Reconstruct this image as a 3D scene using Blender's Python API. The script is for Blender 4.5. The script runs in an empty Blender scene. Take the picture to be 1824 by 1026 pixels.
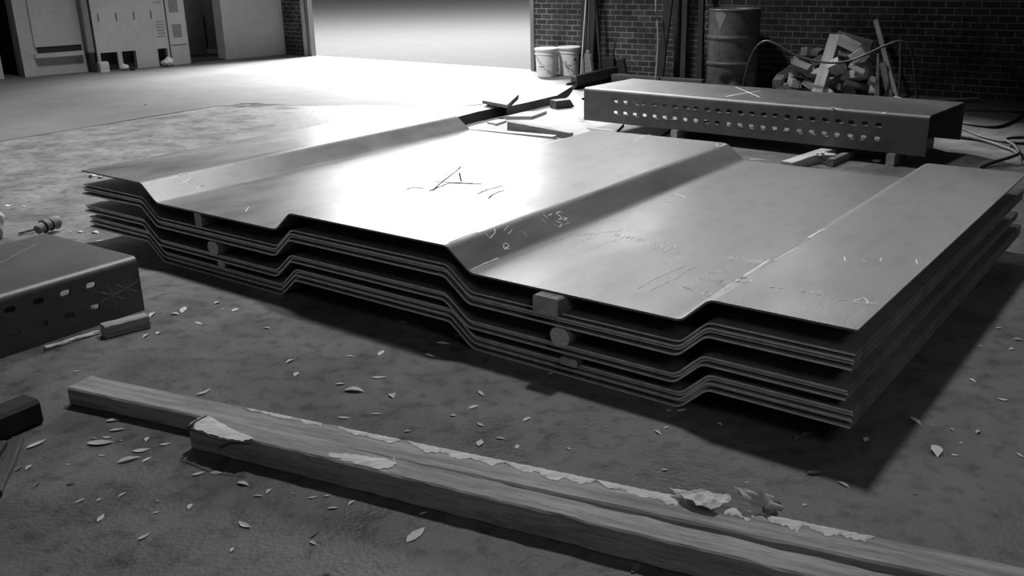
import bpy, bmesh, math, random
from mathutils import Vector, Matrix
import numpy as np
rnd = random.Random(7)
S = bpy.context.scene
COL = S.collection
# ------------------------------------------------------------------ camera
H, F, PITCH, ROLL = 1.451, 1683.8, 0.3332, -0.0224
cp, sp, cr, sr = math.cos(PITCH), math.sin(PITCH), math.cos(ROLL), math.sin(ROLL)
R0, FW, U0 = Vector((1,0,0)), Vector((0,cp,-sp)), Vector((0,sp,cp))
RT, UP = R0*cr+U0*sr, -R0*sr+U0*cr
cam = bpy.data.objects.new('camera', bpy.data.cameras.new('camera')); COL.objects.link(cam)
M = Matrix((RT, UP, -FW)).transposed().to_4x4(); M.translation = Vector((0,0,H)); cam.matrix_world = M
cam.data.sensor_width = 36; cam.data.lens = 36*F/1824; cam.data.clip_end = 500
S.camera = cam
CAM = Vector((0,0,H))
def ray(X, Y): return FW + RT*((X-912)/F) - UP*((Y-513)/F)
def at(X, Y, z=0.0):
    d = ray(X, Y); return CAM + d*((z-H)/d.z)
def onp(P0, n, X, Y, off=0.0):                     # ray meets the plane through P0+n*off with normal n
    d = ray(X, Y); return CAM + d*(((P0+n*off-CAM).dot(n))/d.dot(n))
# ------------------------------------------------------------------ materials
def mat(name, c1, c2=None, scale=6, rough=.7, metal=0.0, bump=0.0, bscale=60, stretch=(1,1,1), spots=0.0, spec=.5, c3=None, rvar=0.0):
    m = bpy.data.materials.new(name); m.use_nodes = True; t = m.node_tree; N = t.nodes; L = t.links
    b = N['Principled BSDF']; b.inputs['Roughness'].default_value = rough; b.inputs['Metallic'].default_value = metal
    b.inputs['Specular IOR Level'].default_value = spec
    if c2 is None: c2 = c1
    tc = N.new('ShaderNodeTexCoord'); mp = N.new('ShaderNodeMapping'); mp.inputs['Scale'].default_value = stretch
    L.new(tc.outputs['Object'], mp.inputs['Vector'])
    n = N.new('ShaderNodeTexNoise'); n.inputs['Scale'].default_value = scale; n.inputs['Detail'].default_value = 8; n.inputs['Roughness'].default_value = .65
    L.new(mp.outputs[0], n.inputs['Vector'])
    r = N.new('ShaderNodeValToRGB'); r.color_ramp.elements[0].position = .32; r.color_ramp.elements[1].position = .68
    r.color_ramp.elements[0].color = (c1,c1,c1,1); r.color_ramp.elements[1].color = (c2,c2,c2,1)
    L.new(n.outputs['Fac'], r.inputs['Fac']); out = r.outputs['Color']
    if spots:
        n2 = N.new('ShaderNodeTexNoise'); n2.inputs['Scale'].default_value = scale*5; n2.inputs['Detail'].default_value = 6
        L.new(mp.outputs[0], n2.inputs['Vector'])
        r2 = N.new('ShaderNodeValToRGB'); r2.color_ramp.elements[0].position = .3; r2.color_ramp.elements[1].position = .5
        k = 1-spots; r2.color_ramp.elements[0].color = (k,k,k,1); r2.color_ramp.elements[1].color = (1,1,1,1)
        L.new(n2.outputs['Fac'], r2.inputs['Fac'])
        mx = N.new('ShaderNodeMix'); mx.data_type = 'RGBA'; mx.blend_type = 'MULTIPLY'; mx.inputs[0].default_value = 1
        L.new(out, mx.inputs[6]); L.new(r2.outputs[0], mx.inputs[7]); out = mx.outputs[2]
    L.new(out, b.inputs['Base Color'])
    if rvar:
        mr = N.new('ShaderNodeMapRange'); mr.inputs[1].default_value = .3; mr.inputs[2].default_value = .7
        mr.inputs[3].default_value = rough-rvar; mr.inputs[4].default_value = rough+rvar
        L.new(n.outputs['Fac'], mr.inputs[0]); L.new(mr.outputs[0], b.inputs['Roughness'])
    if bump:
        n3 = N.new('ShaderNodeTexNoise'); n3.inputs['Scale'].default_value = bscale; n3.inputs['Detail'].default_value = 5
        L.new(mp.outputs[0], n3.inputs['Vector'])
        bp = N.new('ShaderNodeBump'); bp.inputs['Strength'].default_value = bump; bp.inputs['Distance'].default_value = .01
        L.new(n3.outputs['Fac'], bp.inputs['Height']); L.new(bp.outputs[0], b.inputs['Normal'])
    return m
def brickmat(name, a, b_, mortar):
    m = bpy.data.materials.new(name); m.use_nodes = True; t = m.node_tree; N = t.nodes; L = t.links
    b = N['Principled BSDF']; b.inputs['Roughness'].default_value = .9
    tc = N.new('ShaderNodeTexCoord'); sx = N.new('ShaderNodeSeparateXYZ'); cx = N.new('ShaderNodeCombineXYZ')
    L.new(tc.outputs['Object'], sx.inputs[0])
    ad = N.new('ShaderNodeMath'); ad.operation='ADD'; L.new(sx.outputs['X'], ad.inputs[0]); L.new(sx.outputs['Y'], ad.inputs[1])
    L.new(ad.outputs[0], cx.inputs[0]); L.new(sx.outputs['Z'], cx.inputs[1])
    nz = N.new('ShaderNodeTexNoise'); nz.inputs['Scale'].default_value = 9; L.new(tc.outputs['Object'], nz.inputs['Vector'])
    va = N.new('ShaderNodeVectorMath'); va.operation='MULTIPLY_ADD'; L.new(nz.outputs['Color'], va.inputs[0]); va.inputs[1].default_value=(.012,.008,0); L.new(cx.outputs[0], va.inputs[2])
    br = N.new('ShaderNodeTexBrick'); br.inputs['Scale'].default_value = 1; br.inputs['Brick Width'].default_value=.17; br.inputs['Row Height'].default_value=.069
    br.inputs['Mortar Size'].default_value=.007; br.inputs['Mortar Smooth'].default_value=.3
    br.inputs['Color1'].default_value=(a,a,a,1); br.inputs['Color2'].default_value=(b_,b_,b_,1); br.inputs['Mortar'].default_value=(mortar,)*3+(1,)
    L.new(va.outputs[0], br.inputs['Vector'])
    n2 = N.new('ShaderNodeTexNoise'); n2.inputs['Scale'].default_value = 2.5; n2.inputs['Detail'].default_value = 8; L.new(tc.outputs['Object'], n2.inputs['Vector'])
    r2 = N.new('ShaderNodeValToRGB'); r2.color_ramp.elements[0].position=.35; r2.color_ramp.elements[1].position=.65; r2.color_ramp.elements[0].color=(.35,.35,.35,1); r2.color_ramp.elements[1].color=(1,1,1,1)
    L.new(n2.outputs['Fac'], r2.inputs[0])
    mx = N.new('ShaderNodeMix'); mx.data_type='RGBA'; mx.blend_type='MULTIPLY'; mx.inputs[0].default_value=1
    L.new(br.outputs['Color'], mx.inputs[6]); L.new(r2.outputs[0], mx.inputs[7]); L.new(mx.outputs[2], b.inputs['Base Color'])
    bp = N.new('ShaderNodeBump'); bp.inputs['Strength'].default_value=.6; bp.inputs['Distance'].default_value=.01; bp.invert=True
    L.new(br.outputs['Fac'], bp.inputs['Height']); L.new(bp.outputs[0], b.inputs['Normal'])
    return m
M_ = dict(
 floor = mat('worn_dark_concrete', .08, .17, 3.2, .55, 0, .35, 70, spots=.5, rvar=.15),
 slab = mat('smooth_pale_concrete', .09, .12, .9, .8, 0, .05, 30, spots=.12, spec=.25),
 wall = mat('painted_plaster', .42, .5, 1.5, .8, 0, .05, 30, spots=.1),
 asphalt = mat('yard_asphalt', .07, .075, 2, 1.0, spec=0),
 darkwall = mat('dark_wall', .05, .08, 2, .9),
 brick = brickmat('old_brick', .03, .07, .24),
 steel = mat('mill_scale_steel', .085, .17, 1.6, .38, .05, .10, 170, (1.6,.6,1), spots=.3, rvar=.1, spec=1.0),
 steelcut = mat('lower_sheet_steel', .14, .22, 3, .45, .1, .08, 160, spots=.3),
 edge = mat('sheared_steel_edge', .55, .9, 20, .45, .3, .2, 160),
 timber = mat('old_sawn_timber', .22, .5, 2.6, .8, 0, .4, 70, (1,14,14), spots=.35),
 burr = mat('bright_burr', .35, .5, 20, .6),
 rust = mat('rusted_channel_steel', .05, .10, 4, .48, .05, .06, 120, spots=.3, spec=1.0),
 darkmetal = mat('dark_iron', .035, .06, 6, .5, .4, .1, 80),
 wood = mat('weathered_lumber', .12, .27, 3.2, .75, 0, .3, 45, (1,9,9), spots=.35),
 woodlight = mat('fresh_lumber', .35, .6, 4, .7, 0, .2, 45, (1,7,7), spots=.2),
 wooddark = mat('dark_aged_lumber', .05, .10, 4, .8, 0, .25, 45, (1,7,7), spots=.3),
 splinter = mat('torn_pale_wood', .5, .85, 14, .8, 0, .5, 60, (1,5,5)),
 endgrain = mat('end_grain', .3, .55, 16, .85, 0, .4, 60),
 chalk = mat('chalk', .9, .95, 30, .95),
 scratch = mat('dark_scratch', .03, .05, 30, 1.0, spec=0),
 leaf = mat('dry_leaf', .5, .75, 30, .75),
 leafdark = mat('dry_leaf_dull', .12, .22, 30, .8),
 white = mat('white_plastic', .72, .8, 5, .4),
 lid = mat('white_lid', .75, .85, 5, .4),
 ink = mat('dark_ink', .03, .05, 20, .6),
 rag = mat('pale_cloth', .38, .6, 20, .9, 0, .3, 50),
 rubber = mat('black_rubber', .012, .02, 20, .6),
 bristle = mat('straw_bristle', .14, .3, 30, .9, 0, .5, 60, (8,8,1)),
 drum = mat('rusty_drum_paint', .07, .15, 3, .5, .3, .2, 20, spots=.5),
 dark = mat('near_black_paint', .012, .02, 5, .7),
 louvre = mat('louvre_grey', .18, .22, 10, .7),
)
# ------------------------------------------------------------------ object helpers
def obj(name, bm, m, parent=None, smooth=False, loc=None, kind=None):
    me = bpy.data.meshes.new(name); bmesh.ops.recalc_face_normals(bm, faces=bm.faces[:]); bm.to_mesh(me); bm.free()
    o = bpy.data.objects.new(name, me); COL.objects.link(o)
    if isinstance(m, (list, tuple)):
        for q in m: me.materials.append(q)
    else: me.materials.append(m)
    if smooth:
        for p in me.polygons: p.use_smooth = True
    if parent is not None: o.parent = parent
    if loc is not None: o.location = loc
    if kind: o['kind'] = kind
    return o
def thing(name, label, cat, loc, rotz=0.0, group=None):
    o = bpy.data.objects.new(name, None); COL.objects.link(o); o.location = loc; o.rotation_euler = (0,0,rotz); o.empty_display_size = .1
    o['label'] = label; o['category'] = cat
    if group: o['group'] = group
    return o
def tag(o, label, cat, group=None, kind=None):
    o['label'] = label; o['category'] = cat
    if group: o['group'] = group
    if kind: o['kind'] = kind
    return o
def addbox(bm, c, s, rot=None, bevel=0.0, jit=0.0):
    r = bmesh.ops.create_cube(bm, size=1); vs = r['verts']
    for v in vs:
        v.co = Vector((v.co.x*s[0], v.co.y*s[1], v.co.z*s[2])) + Vector((rnd.uniform(-jit,jit) for _ in range(3)))
    if bevel:
        es = list({e for v in vs for e in v.link_edges})
        nb = bmesh.ops.bevel(bm, geom=es, offset=bevel, segments=2, affect='EDGES', profile=.5); vs = list({v for f in nb['faces'] for v in f.verts} | {v for v in vs if v.is_valid})
    mt = (rot.to_4x4() if rot is not None else Matrix.Identity(4)); mt = Matrix.Translation(Vector(c)) @ mt
    for v in vs: v.co = mt @ v.co
def box(name, c, s, m, parent=None, rot=None, bevel=0.0, kind=None, jit=0.0):
    """box whose own origin sits at its centre, rotated by a 3x3 matrix"""
    bm = bmesh.new(); addbox(bm, (0,0,0), s, None, bevel, jit)
    o = obj(name, bm, m, parent, kind=kind); mt = (rot.to_4x4() if rot is not None else Matrix.Identity(4)); mt.translation = Vector(c)
    if parent is not None: o.matrix_local = mt
    else: o.matrix_world = mt
    return o
def frame(x, up=Vector((0,0,1))):
    x = Vector(x).normalized(); y = Vector(up).cross(x).normalized(); z = x.cross(y)
    return Matrix((x, y, z)).transposed()
def tube(name, pts, r, m, parent=None, seg=8, sub=4):
    # Catmull-Rom through points
    P = [Vector(p) for p in pts]
    if len(P) > 2 and sub > 1:
        Q = []
        for i in range(len(P)-1):
            a, b, c, d = P[max(i-1,0)], P[i], P[i+1], P[min(i+2,len(P)-1)]
            for k in range(sub):
                t = k/sub; Q.append(.5*((2*b)+(c-a)*t+(2*a-5*b+4*c-d)*t*t+(3*b-a-3*c+d)*t**3))
        Q.append(P[-1]); P = Q
    bm = bmesh.new(); rings = []
    for i, p in enumerate(P):
        d = (P[min(i+1,len(P)-1)]-P[max(i-1,0)]).normalized(); f = frame(d, Vector((0,0,1)) if abs(d.z) < .95 else Vector((0,1,0)))
        rr = r if not isinstance(r, (list,tuple)) else r[0]+(r[1]-r[0])*i/(len(P)-1)
        rings.append([bm.verts.new(p + f.col[1]*math.cos(2*math.pi*k/seg)*rr + f.col[2]*math.sin(2*math.pi*k/seg)*rr) for k in range(seg)])
    for a, b in zip(rings, rings[1:]):
        for k in range(seg): bm.faces.new((a[k], a[(k+1)%seg], b[(k+1)%seg], b[k]))
    bm.faces.new(rings[0]); bm.faces.new(rings[-1])
    return obj(name, bm, m, parent, True)
def lathe(bm, prof, seg=40, c=(0,0,0)):
    rings = [[bm.verts.new((c[0]+r*math.cos(2*math.pi*k/seg), c[1]+r*math.sin(2*math.pi*k/seg), c[2]+z)) for k in range(seg)] for r, z in prof]
    for a, b in zip(rings, rings[1:]):
        for k in range(seg): bm.faces.new((a[k], a[(k+1)%seg], b[(k+1)%seg], b[k]))
    bm.faces.new(rings[0]); bm.faces.new(rings[-1])
def beam(name, A, B, w, h, m, parent=None, bevel=.004, nseg=24, wob=.0015, roll=0.0, up=Vector((0,0,1)), taper=1.0, endm=None):
    """sawn timber: A,B are the centres of its two ends; slightly wavy, worn arrises"""
    A, B = Vector(A), Vector(B); L = (B-A).length; bm = bmesh.new(); rings = []
    prof = []
    for sx, sy in ((-1,-1),(1,-1),(1,1),(-1,1)):
        for k in ((1,0) if sx*sy > 0 else (0,1)):
            prof.append((sx*(w/2-(bevel if k==0 else 0)), sy*(h/2-(0 if k==0 else bevel))))
    for i in range(nseg+1):
        t = i/nseg; k = 1+(taper-1)*t
        dx, dz = rnd.uniform(-wob,wob), rnd.uniform(-wob,wob)*.5
        rings.append([bm.verts.new((L*t, a*k+dx+rnd.uniform(-wob,wob)*.6, b*k+dz*(b>0)+rnd.uniform(-wob,wob)*.4*(b>0))) for a, b in prof])
    n = len(prof)
    for a, b in zip(rings, rings[1:]):
        for k in range(n): bm.faces.new((a[k], a[(k+1)%n], b[(k+1)%n], b[k]))
    e = [bm.faces.new(rings[0]), bm.faces.new(rings[-1])]
    if endm is not None:
        for q in e: q.material_index = 1
        m = [m, endm]
    f = frame(B-A, up) @ Matrix.Rotation(roll, 3, 'X')
    o = obj(name, bm, m, parent); mt = f.to_4x4(); mt.translation = A
    if parent is not None: o.matrix_local = mt
    else: o.matrix_world = mt
    return o
def prism(name, poly, thick, m, parent=None, n=None, kind=None, loc=None):
    """flat plate: polygon of world points, thickness along -n"""
    P = [Vector(p) for p in poly]
    if n is None:
        n = (P[1]-P[0]).cross(P[2]-P[0]).normalized()
        if n.z < 0: n = -n
    bm = bmesh.new(); a = [bm.verts.new(p) for p in P]; b = [bm.verts.new(p - n*thick) for p in P]
    bm.faces.new(a); bm.faces.new(b[::-1])
    for i in range(len(P)): bm.faces.new((a[i], a[(i+1)%len(P)], b[(i+1)%len(P)], b[i]))
    return obj(name, bm, m, parent, kind=kind)
def ribbon(bm, pts, n, w):
    """chalk stroke: a thin raised ribbon on a surface with normal n"""
    P = [Vector(p) for p in pts]; prev = None
    for i, p in enumerate(P):
        d = (P[min(i+1,len(P)-1)]-P[max(i-1,0)])
        if d.length < 1e-6: d = Vector((1,0,0))
        s = n.cross(d.normalized())*w*.5*rnd.uniform(.7,1.2)
        cur = [bm.verts.new(p+s+n*.0004), bm.verts.new(p+n*.0016), bm.verts.new(p-s+n*.0004)]
        if prev:
            bm.faces.new((prev[0],prev[1],cur[1],cur[0])); bm.faces.new((prev[1],prev[2],cur[2],cur[1]))
        prev = cur
Z = Vector((0,0,1))
from mathutils.bvhtree import BVHTree
def tree(o):
    bpy.context.view_layer.update(); v, f = [], []
    for q in [o]+list(o.children_recursive):
        if q.type != 'MESH': continue
        n = len(v); v.extend([q.matrix_world @ p.co for p in q.data.vertices]); f.extend([[n+i for i in p.vertices] for p in q.data.polygons])
    return BVHTree.FromPolygons(v, f)
def clear(o, others, d, step=.005, nmax=60):
    """move a thing along d until none of its faces crosses any of the others"""
    T = [tree(q) for q in others]; k = 0
    while k < nmax and any(tree(o).overlap(t) for t in T): o.location = o.location+Vector(d)*step; k += 1
    return k
# ------------------------------------------------------------------ building shell
PL, PC = at(55,136.5), at(503,97.5)
aL = (PC-PL).normalized(); nL = Vector((aL.y,-aL.x,0))
PB0, PB1 = at(557,100), at(1640,171)
aB = (PB1-PB0).normalized(); nB = Vector((aB.y,-aB.x,0))
if nB.y > 0: nB = -nB
if nL.x < 0: nL = -nL
HC = 9.8
def sL(X, Y=110): return (onp(PL, nL, X, Y)-PL).dot(aL)
def sB(X, Y=120): return (onp(PB0, nB, X, Y)-PB0).dot(aB)
def wallbox(name, P0, a, n, s0, s1, z0, z1, t, m, kind='structure', parent=None, front=0.0):
    f = Matrix((a, -n, Z)).transposed()
    c = P0 + a*((s0+s1)/2) - n*(t/2-front) + Z*((z0+z1)/2)
    return box(name, c, (s1-s0, t, z1-z0), m, parent, f, kind=kind)
# floor: rough field, dark worn concrete; pale smooth slab beyond the joint, out through the doorway
bm = bmesh.new()
c = at(0,252); d1 = at(435,183); d2 = at(520,190); 
joint = [c + (c-d1)*1.2, c, at(140,229), at(280,206), at(380,190), d1, d2, at(640,187), at(800,190), at(1000,176), at(1100,172), at(1400,200), at(1824,235), at(1824,235)+Vector((9,-1,0))]
front = [Vector((-16,-4,0)), Vector((16,-4,0))]
vs = [bm.verts.new(p) for p in joint]; f0 = [bm.verts.new(Vector((p.x*1.0, -4, 0))) for p in joint]
for i in range(len(vs)-1): bm.faces.new((f0[i], f0[i+1], vs[i+1], vs[i]))
obj('floor', bm, M_['floor'], kind='structure')
bm = bmesh.new()
vs = [bm.verts.new(p) for p in joint]; thr = PB0-nB*.1; f1 = []
for i, p in enumerate(joint):
    xx = -26+48*i/(len(joint)-1); q_ = thr + aB*((xx+3.3)/aB.x); f1.append(bm.verts.new((q_.x, q_.y, 0)))
for i in range(len(vs)-1): bm.faces.new((vs[i], vs[i+1], f1[i+1], f1[i]))
g0 = [v.co.copy() for v in f1]
obj('floor', bm, M_['slab'], kind='structure')
bm = bmesh.new(); bm.faces.new([bm.verts.new(p) for p in (g0[0], g0[-1], Vector((60,40,0)), Vector((60,110,0)), Vector((-90,110,0)), Vector((-90,40,0)))])
obj('ground', bm, M_['asphalt'], kind='structure')
# open joint: dark edge strip along the front of the slab
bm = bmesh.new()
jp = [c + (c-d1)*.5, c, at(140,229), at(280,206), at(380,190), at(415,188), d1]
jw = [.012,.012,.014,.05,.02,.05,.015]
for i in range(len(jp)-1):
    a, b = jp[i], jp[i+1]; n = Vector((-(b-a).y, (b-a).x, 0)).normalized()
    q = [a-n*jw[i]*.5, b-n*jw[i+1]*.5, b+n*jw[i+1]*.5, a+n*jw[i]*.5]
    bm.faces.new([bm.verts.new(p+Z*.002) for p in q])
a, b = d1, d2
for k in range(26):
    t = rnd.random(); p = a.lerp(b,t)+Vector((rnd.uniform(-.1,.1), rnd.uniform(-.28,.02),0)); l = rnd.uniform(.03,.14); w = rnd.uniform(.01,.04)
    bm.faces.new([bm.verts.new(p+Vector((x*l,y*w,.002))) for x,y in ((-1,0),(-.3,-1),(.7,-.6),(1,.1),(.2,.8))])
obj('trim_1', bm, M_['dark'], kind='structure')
# left wall with door openings
s_o0, s_o1 = sL(340,107), sL(404,109)
s_d0, s_d1 = sL(8,140), sL(44,138)
sC = (PC-PL).dot(aL)
wallbox('wall_left', PL, aL, nL, -14, s_d0, 0, HC, .3, M_['wall'])
wallbox('wall_left', PL, aL, nL, s_d0, s_d1, 2.2, HC, .3, M_['wall'])
wallbox('wall_left', PL, aL, nL, s_d1, s_o0, 0, HC, .3, M_['wall'])
wallbox('wall_left', PL, aL, nL, s_o0, s_o1, 2.3, HC, .3, M_['wall'])
wallbox('wall_left', PL, aL, nL, s_o1, sC+.1, 0, HC, .3, M_['wall'])
# back wall: pier, opening, long brick wall
s_p0 = sB(503,97)-.1; s_p1 = sB(545,100); s_t1 = sB(557,100); s_w0 = sB(953,120)
wallbox('wall_back', PB0, aB, nB, s_p0, s_p1, 0, 5.2, .12, M_['brick'])
wallbox('wall_back', PB0, aB, nB, s_w0, 17, 0, 2.5, .4, M_['brick'])
wallbox('wall_back', PB0, aB, nB, s_w0, 17, 5.2, HC, .4, M_['brick'])
wn = 0; sw = s_w0  # unseen high windows, added to let sky brighten the plates
for k in range(5):
    a_, b_ = s_w0+.5+k*2.3, s_w0+.5+k*2.3+1.9
    wallbox('wall_back', PB0, aB, nB, sw, a_, 2.5, 5.2, .4, M_['brick']); sw = b_; wn += 1
    fr_ = wallbox('window_%d' % (wn+1), PB0, aB, nB, a_, b_, 2.5, 2.56, .1, M_['louvre'], front=-.15)
    for j in range(1,4): wallbox('window_%d' % (wn+1), PB0, aB, nB, a_+(b_-a_)*j/4-.02, a_+(b_-a_)*j/4+.02, 2.5, 5.2, .05, M_['louvre'], front=-.17)
wallbox('wall_back', PB0, aB, nB, sw, 17, 2.5, 5.2, .4, M_['brick'])
wallbox('wall_back', PB0, aB, nB, s_p0, s_w0, 5.2, HC, .4, M_['brick'])
wallbox('trim_2', PB0, aB, nB, s_p1, s_p1+.07, 0, 5.2, .10, M_['wall'], front=.03)
wallbox('trim_3', PB0, aB, nB, s_p1+.07, s_p1+.11, 0, 5.2, .10, M_['dark'], front=.0)
wallbox('trim_4', PB0, aB, nB, s_p1+.11, s_t1, 0, 5.2, .10, M_['louvre'], front=.02)
wallbox('trim_5', PB0, aB, nB, s_w0-.06, s_w0, 0, 5.2, .42, M_['louvre'], front=.02)
# right and rear walls, ceiling
eR = PB0+aB*17; eL = PL-aL*14
wallbox('wall_right', eR, nB, -aB, -.3, 22, 0, HC, .3, M_['darkwall'])
box('wall_front', (0,-4.2,HC/2), (44,.3,HC), M_['darkwall'], kind='structure')
box('ceiling', (2,7,HC+.1), (46,34,.2), M_['darkwall'], kind='structure')
# room behind the inner doorway
cI = PL + aL*((s_o0+s_o1)/2) - nL*3.4
box('wall_back', cI-aL*1.2+Z*1.5, (4.8,.2,3), M_['wall'], rot=frame(aL), kind='structure')
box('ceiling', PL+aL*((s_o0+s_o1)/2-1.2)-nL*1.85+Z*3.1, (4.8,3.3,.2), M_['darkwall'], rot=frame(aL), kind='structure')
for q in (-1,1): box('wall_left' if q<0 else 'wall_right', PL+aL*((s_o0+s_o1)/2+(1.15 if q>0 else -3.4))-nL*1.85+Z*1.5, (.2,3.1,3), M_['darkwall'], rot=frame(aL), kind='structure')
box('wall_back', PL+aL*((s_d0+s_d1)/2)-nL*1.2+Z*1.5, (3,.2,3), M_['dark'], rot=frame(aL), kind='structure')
# door threshold and dark mat inside inner doorway
q = [onp(PL,nL,342,107,-.02)*1, ]
a0 = PL+aL*(s_o0+.02)-nL*.0; a1 = PL+aL*(s_o1-.02)
mt_ = prism('floor_mat', [a0-nL*.0+Z*.012, a1+Z*.012, a1-nL*1.25+Z*.012, a0-nL*1.25+Z*.012], .012, M_['rubber'])
tag(mt_, 'dark floor mat lying in the inner doorway beyond the locker', 'mat')
# ---- things on the left wall
def pz(X, Y, off=0.0):
    p = onp(PL, nL, X, Y, off); return (p-PL).dot(aL), p.z
# boarded window with sill
s0 = sL(62,90); s1 = sL(145,85)
z0 = pz(100,93)[1]
w = wallbox('window_1', PL, aL, nL, s0, s1, z0+.09, 2.0, .03, M_['wall'], front=.03)
wallbox('window_gap', PL, aL, nL, s0+.03, s1, z0+.0, z0+.09, .02, M_['dark'], front=.015).parent = None
bpy.data.objects['window_gap'].name = 'trim_6'
wallbox('trim_7', PL, aL, nL, s0-.03, s1, z0-.06, z0, .1, M_['wall'], front=.09)
wallbox('trim_8', PL, aL, nL, s_d1, s_d1+.18, 0, 2.3, .1, M_['wall'], front=.04)
# column / pipe beside lockers
s2 = sL(151,122); s3 = sL(177,118)
t = thing('sheet_metal_column', 'grey metal column standing between the boarded window and lockers', 'column', PL+aL*((s2+s3)/2-.03)+nL*.1)
bm = bmesh.new(); addbox(bm, (0,0,2.43), (s3-s2-.12, .16, 4.3), frame(aL), .02); obj('shaft', bm, M_['louvre'], t)
bm = bmesh.new(); addbox(bm, (0,0,.14), (s3-s2-.14, .14, .28), frame(aL), .01); obj('foot', bm, M_['dark'], t)
def cabinet(X0, X1, name, label, dep, louv, cuts):
    sa, sb = [(onp(PL, nL, X_, 115, dep)-PL).dot(aL) for X_ in (X0, X1)]; W = sb-sa
    t = thing(name, label, 'locker', PL+aL*sa+nL*.01, 0); fr = frame(aL)
    # local axes: along aL, out nL, up
    def lb(nm, a, b, o0, o1, z0, z1, m, par=t):
        bm = bmesh.new(); addbox(bm, aL*((a+b)/2)+nL*((o0+o1)/2)+Z*((z0+z1)/2), (b-a, abs(o1-o0), z1-z0), fr, 0.0); return obj(nm, bm, m, par)
    lb('body', 0, W, 0, dep, .27, 3.0, M_['wall'])
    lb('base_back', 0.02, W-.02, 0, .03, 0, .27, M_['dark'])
    for a, b in cuts: lb('leg', W*a, W*b, dep-.06, dep, 0, .27, M_['wall'])
    for (a, b, z0, z1) in louv:
        for k in range(6):
            zz = z0+(z1-z0)*k/5; lb('louvre', W*a, W*b, dep-.002, dep+.008, zz, zz+.012, M_['louvre'])
    return t, W, lb
t, W, lb = cabinet(176, 305, 'locker_bank', 'pale painted bank of metal lockers against the left wall', .16, [(.86,.97,.45,.67),(.86,.97,.95,1.2)], [(0,.04),(.27,.33),(.52,.83),(.97,1.0)])
for k in range(4): lb('door_seam', W*(.08+k*.24), W*(.08+k*.24)+.012, .158, .166, .72, .84, M_['dark'])
lb('kick_panel', W*.52, W*.83, .05, .155, .02, .3, M_['wall'])
t, W, lb = cabinet(308, 338, 'narrow_locker', 'narrow pale locker with two dark vents beside inner doorway', .13, [], [(0,1)])
lb('vent', W*.25, W*.75, .128, .138, .42, .62, M_['louvre']); lb('vent', W*.2, W*.7, .128, .138, .8, 1.02, M_['louvre'])
lb('door_seam', W*.04, W*.96, .128, .134, .3, .31, M_['dark'])
def footL(X, off):
    lo, hi = -3.0, 8.0
    for _ in range(50):
        m_ = (lo+hi)/2; q = PL+nL*off+aL*m_-CAM; xx = 912+F*q.dot(RT)/q.dot(FW)
        if xx < X: lo = m_
        else: hi = m_
    P = PL+nL*off+aL*lo; P.z = 0; return P
p = footL(186,.30); o = box('cardboard_block', p+Z*.075, (.14,.12,.15), M_['woodlight'], rot=frame(aL), jit=.006); tag(o, 'small pale block standing under the left end of lockers', 'block')
for X, Y, s, lb_ in ((222,123,.07,'crumpled pale scrap under lockers, beside their middle leg'), (300,117,.10,'pale round scrap tucked under right end of lockers')):
    bm = bmesh.new(); bmesh.ops.create_icosphere(bm, subdivisions=2, radius=s)
    for v in bm.verts: v.co = Vector((v.co.x*rnd.uniform(.8,1.2), v.co.y*rnd.uniform(.7,1), (v.co.z*.7+s*.6)*rnd.uniform(.8,1.1)))
    mz = min(v.co.z for v in bm.verts)
    for v in bm.verts: v.co.z -= mz
    o = obj('debris_scrap', bm, M_['rag'], loc=footL(X, .18+s*1.35)); tag(o, lb_, 'debris')
o = box('floor_block', at(237,125.5)+Z*.025, (.07,.06,.05), M_['dark'], jit=.004); tag(o, 'tiny dark block on pale floor in front of the lockers', 'block')
# inner room: white ajar door, table, cloth
pd0 = PL+aL*(s_o1-.28)-nL*1.15; pd1 = PL+aL*(s_o1+.3)-nL*1.45
o = box('door_leaf', (pd0+pd1)/2+Z*1.1, ((pd1-pd0).length,.05,2.2), M_['wall'], rot=frame(pd1-pd0)); tag(o, 'white door panel standing ajar inside the inner doorway', 'door')
pt = PL+aL*((s_o0+s_o1)/2+.3)-nL*2.65
t = thing('work_table', 'dark work table seen through the inner doorway', 'table', pt, math.atan2(aL.y,aL.x))
bm = bmesh.new(); addbox(bm,(0,0,.74),(1.2,.7,.04),None,.005); obj('tabletop', bm, M_['wooddark'], t)
for sx in (-1,1):
    for sy in (-1,1):
        bm = bmesh.new(); addbox(bm,(sx*.55,sy*.3,.3605),(.06,.06,.719)); obj('leg', bm, M_['dark'], t)
bm = bmesh.new(); addbox(bm,(0,0,.3),(1.04,.53,.25)); obj('shelf', bm, M_['dark'], t)
def lump(name, c, s, m, label, cat, seed=0, sub=3, amp=.35):
    rr = random.Random(seed); bm = bmesh.new(); bmesh.ops.create_icosphere(bm, subdivisions=sub, radius=1)
    ph = [(Vector((rr.uniform(-1,1) for _ in range(3))).normalized()*rr.uniform(2,6), rr.uniform(0,6)) for _ in range(7)]
    for v in bm.verts:
        k = 1+amp*sum(math.sin(v.co.dot(a)+b) for a, b in ph)/4; v.co = Vector((v.co.x*s[0]*k, v.co.y*s[1]*k, v.co.z*s[2]*k))
    mz = min(v.co.z for v in bm.verts)
    for v in bm.verts: v.co.z -= mz
    o = obj(name, bm, m, loc=c); return tag(o, label, cat)
lump('cloth_bundle', pt+Vector((.25,.05,.761)), (.2,.16,.13), M_['rag'], 'white cloth heap on the table beyond the inner doorway', 'cloth', 3)
lump('paper_pile', pt+Vector((-.3,-.02,.761)), (.28,.14,.05), M_['rag'], 'low grey paper heap on the table beyond the inner doorway', 'paper', 4)
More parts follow.
